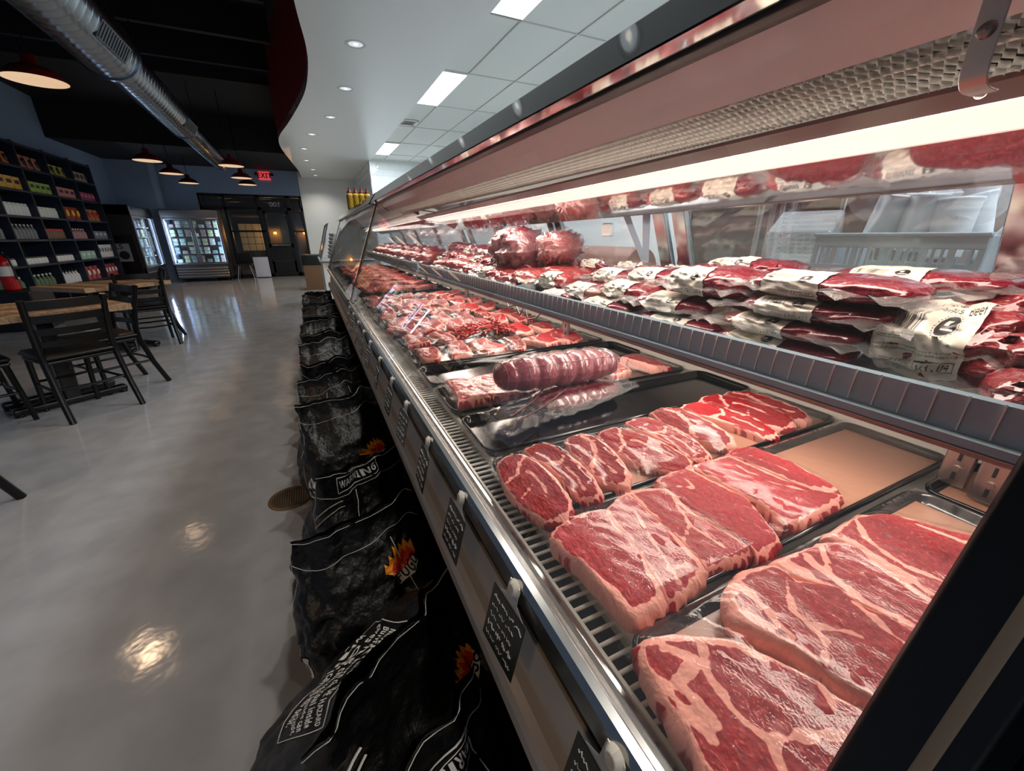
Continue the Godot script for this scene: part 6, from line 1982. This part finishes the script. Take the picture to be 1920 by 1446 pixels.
	obj("backrest", b, M.black, wc)
	for x in [-0.18, 0.18]:
		for z in [-0.17, 0.17]:
			b = MB.new()
			b.tube([Vector3(x * 1.25, 0, z * 1.2), Vector3(x * 0.8, 0.43, z * 0.8)], 0.01, 6)
			obj("leg", b, M.steel, wc)
	var bx := thing("cardboard_box", "tall brown box with a black top at the end of the bag row", "box", Vector3(0.0, 0, -11.6))
	b = MB.new()
	b.box(Vector3(0, 0.3, 0), Vector3(0.44, 0.6, 0.5), 0.006)
	obj("box", b, M.brown, bx)
	b = MB.new()
	b.box(Vector3(0, 0.72, 0), Vector3(0.46, 0.24, 0.52), 0.01)
	obj("lid", b, M.black, bx)
	# white counter end with its tilted sneeze-guard panel and foil rings
	var ct := thing("serving_counter", "white serving counter with a tilted clear guard beyond the cases", "counter", Vector3(0.35, 0, -8.7))
	b = MB.new()
	b.box(Vector3(0.25, 0.42, 0), Vector3(0.9, 0.82, 1.5), 0.01)
	obj("body", b, M.white, ct)
	b = MB.new()
	b.box(Vector3(0.25, 0.85, 0), Vector3(0.98, 0.04, 1.56), 0.006)
	obj("counter_top", b, M.steel, ct)
	obj("guard", slab(Vector2(-0.2, 0.87), Vector2(0.0, 1.45), 0.02, -0.75, 0.75), mat(Color(0.82, 0.86, 0.88), 0.15), ct)
	b = MB.new()
	for z in [-0.74, 0.74]: b.tube([Vector3(-0.21, 0.86, z), Vector3(-0.01, 1.46, z)], 0.012, 8)
	b.tube([Vector3(-0.01, 1.46, -0.75), Vector3(-0.01, 1.46, 0.75)], 0.012, 8)
	obj("guard_frame", b, M.steel, ct)
	for k in 7:
		var cu := thing("foil_cup", "silver foil cup in the stack against the tilted guard, %s from below" % ORD[k], "foil cup", Vector3(0.31, 0.9 + k * 0.058, -7.86), 0, "silver foil cups stacked by the serving counter guard")
		cu.position.x += 0.012 * k
		b = MB.new()
		b.lathe([Vector2(0, 0), Vector2(0.05, 0.0), Vector2(0.06, 0.045), Vector2(0.066, 0.05), Vector2(0.06, 0.052), Vector2(0.052, 0.01), Vector2(0, 0.008)], 18)
		obj("cup", b, M.steel, cu)

func small_things() -> void:
	# squeeze bottles on the second case
	for k in 4:
		var t := thing("squeeze_bottle", "yellow squeeze bottle in black netting on the second case, %s" % ["first from the white wall", "second from the white wall", "third from the white wall", "fourth, nearest the canopy"][k], "bottle", Vector3(0.49 + k * 0.062, 1.532, -5.2))
		var b := MB.new()
		b.lathe([Vector2(0, 0), Vector2(0.032, 0.0), Vector2(0.034, 0.01), Vector2(0.034, 0.15), Vector2(0.026, 0.17), Vector2(0, 0.17)], 18)
		obj("bottle", b, mat(Color(0.85, 0.66, 0.12), 0.4), t)
		b = MB.new()
		b.lathe([Vector2(0.027, 0.168), Vector2(0.027, 0.185), Vector2(0.014, 0.19), Vector2(0.008, 0.225), Vector2(0, 0.226)], 14)
		obj("cap", b, M.dark_red, t)
		b = MB.new()
		for i in 9:
			for s in [-1, 1]:
				var pth := []
				for j in 13:
					var a: float = TAU * i / 9.0 + s * j * 0.25
					pth.append(Vector3(cos(a) * 0.0345, 0.006 + j * 0.0118, sin(a) * 0.0345))
				b.tube(pth, 0.002, 4, false)
		obj("netting", b, M.ink, t)
	# round floor drain grate
	var d := thing("floor_drain", "round brass-brown floor drain grate by the charcoal bags", "floor drain", Vector3(-0.285, 0.001, -2.03))
	var b := MB.new()
	b.lathe([Vector2(0.085, 0.004), Vector2(0.088, 0.005), Vector2(0.1, 0.005), Vector2(0.103, 0.0)], 32)
	obj("ring", b, M.brass, d)
	b = MB.new()
	b.lathe([Vector2(0, 0.0015), Vector2(0.086, 0.0015)], 32)
	obj("well", b, mat(Color(0.12, 0.09, 0.06), 0.6), d)
	for k in 15:
		var x := -0.077 + k * 0.011
		var l := sqrt(0.0074 - x * x)
		b = MB.new()
		b.box(Vector3(x, 0.003, 0), Vector3(0.005, 0.004, l * 2), 0.001)
		obj("bar", b, M.brass, d)
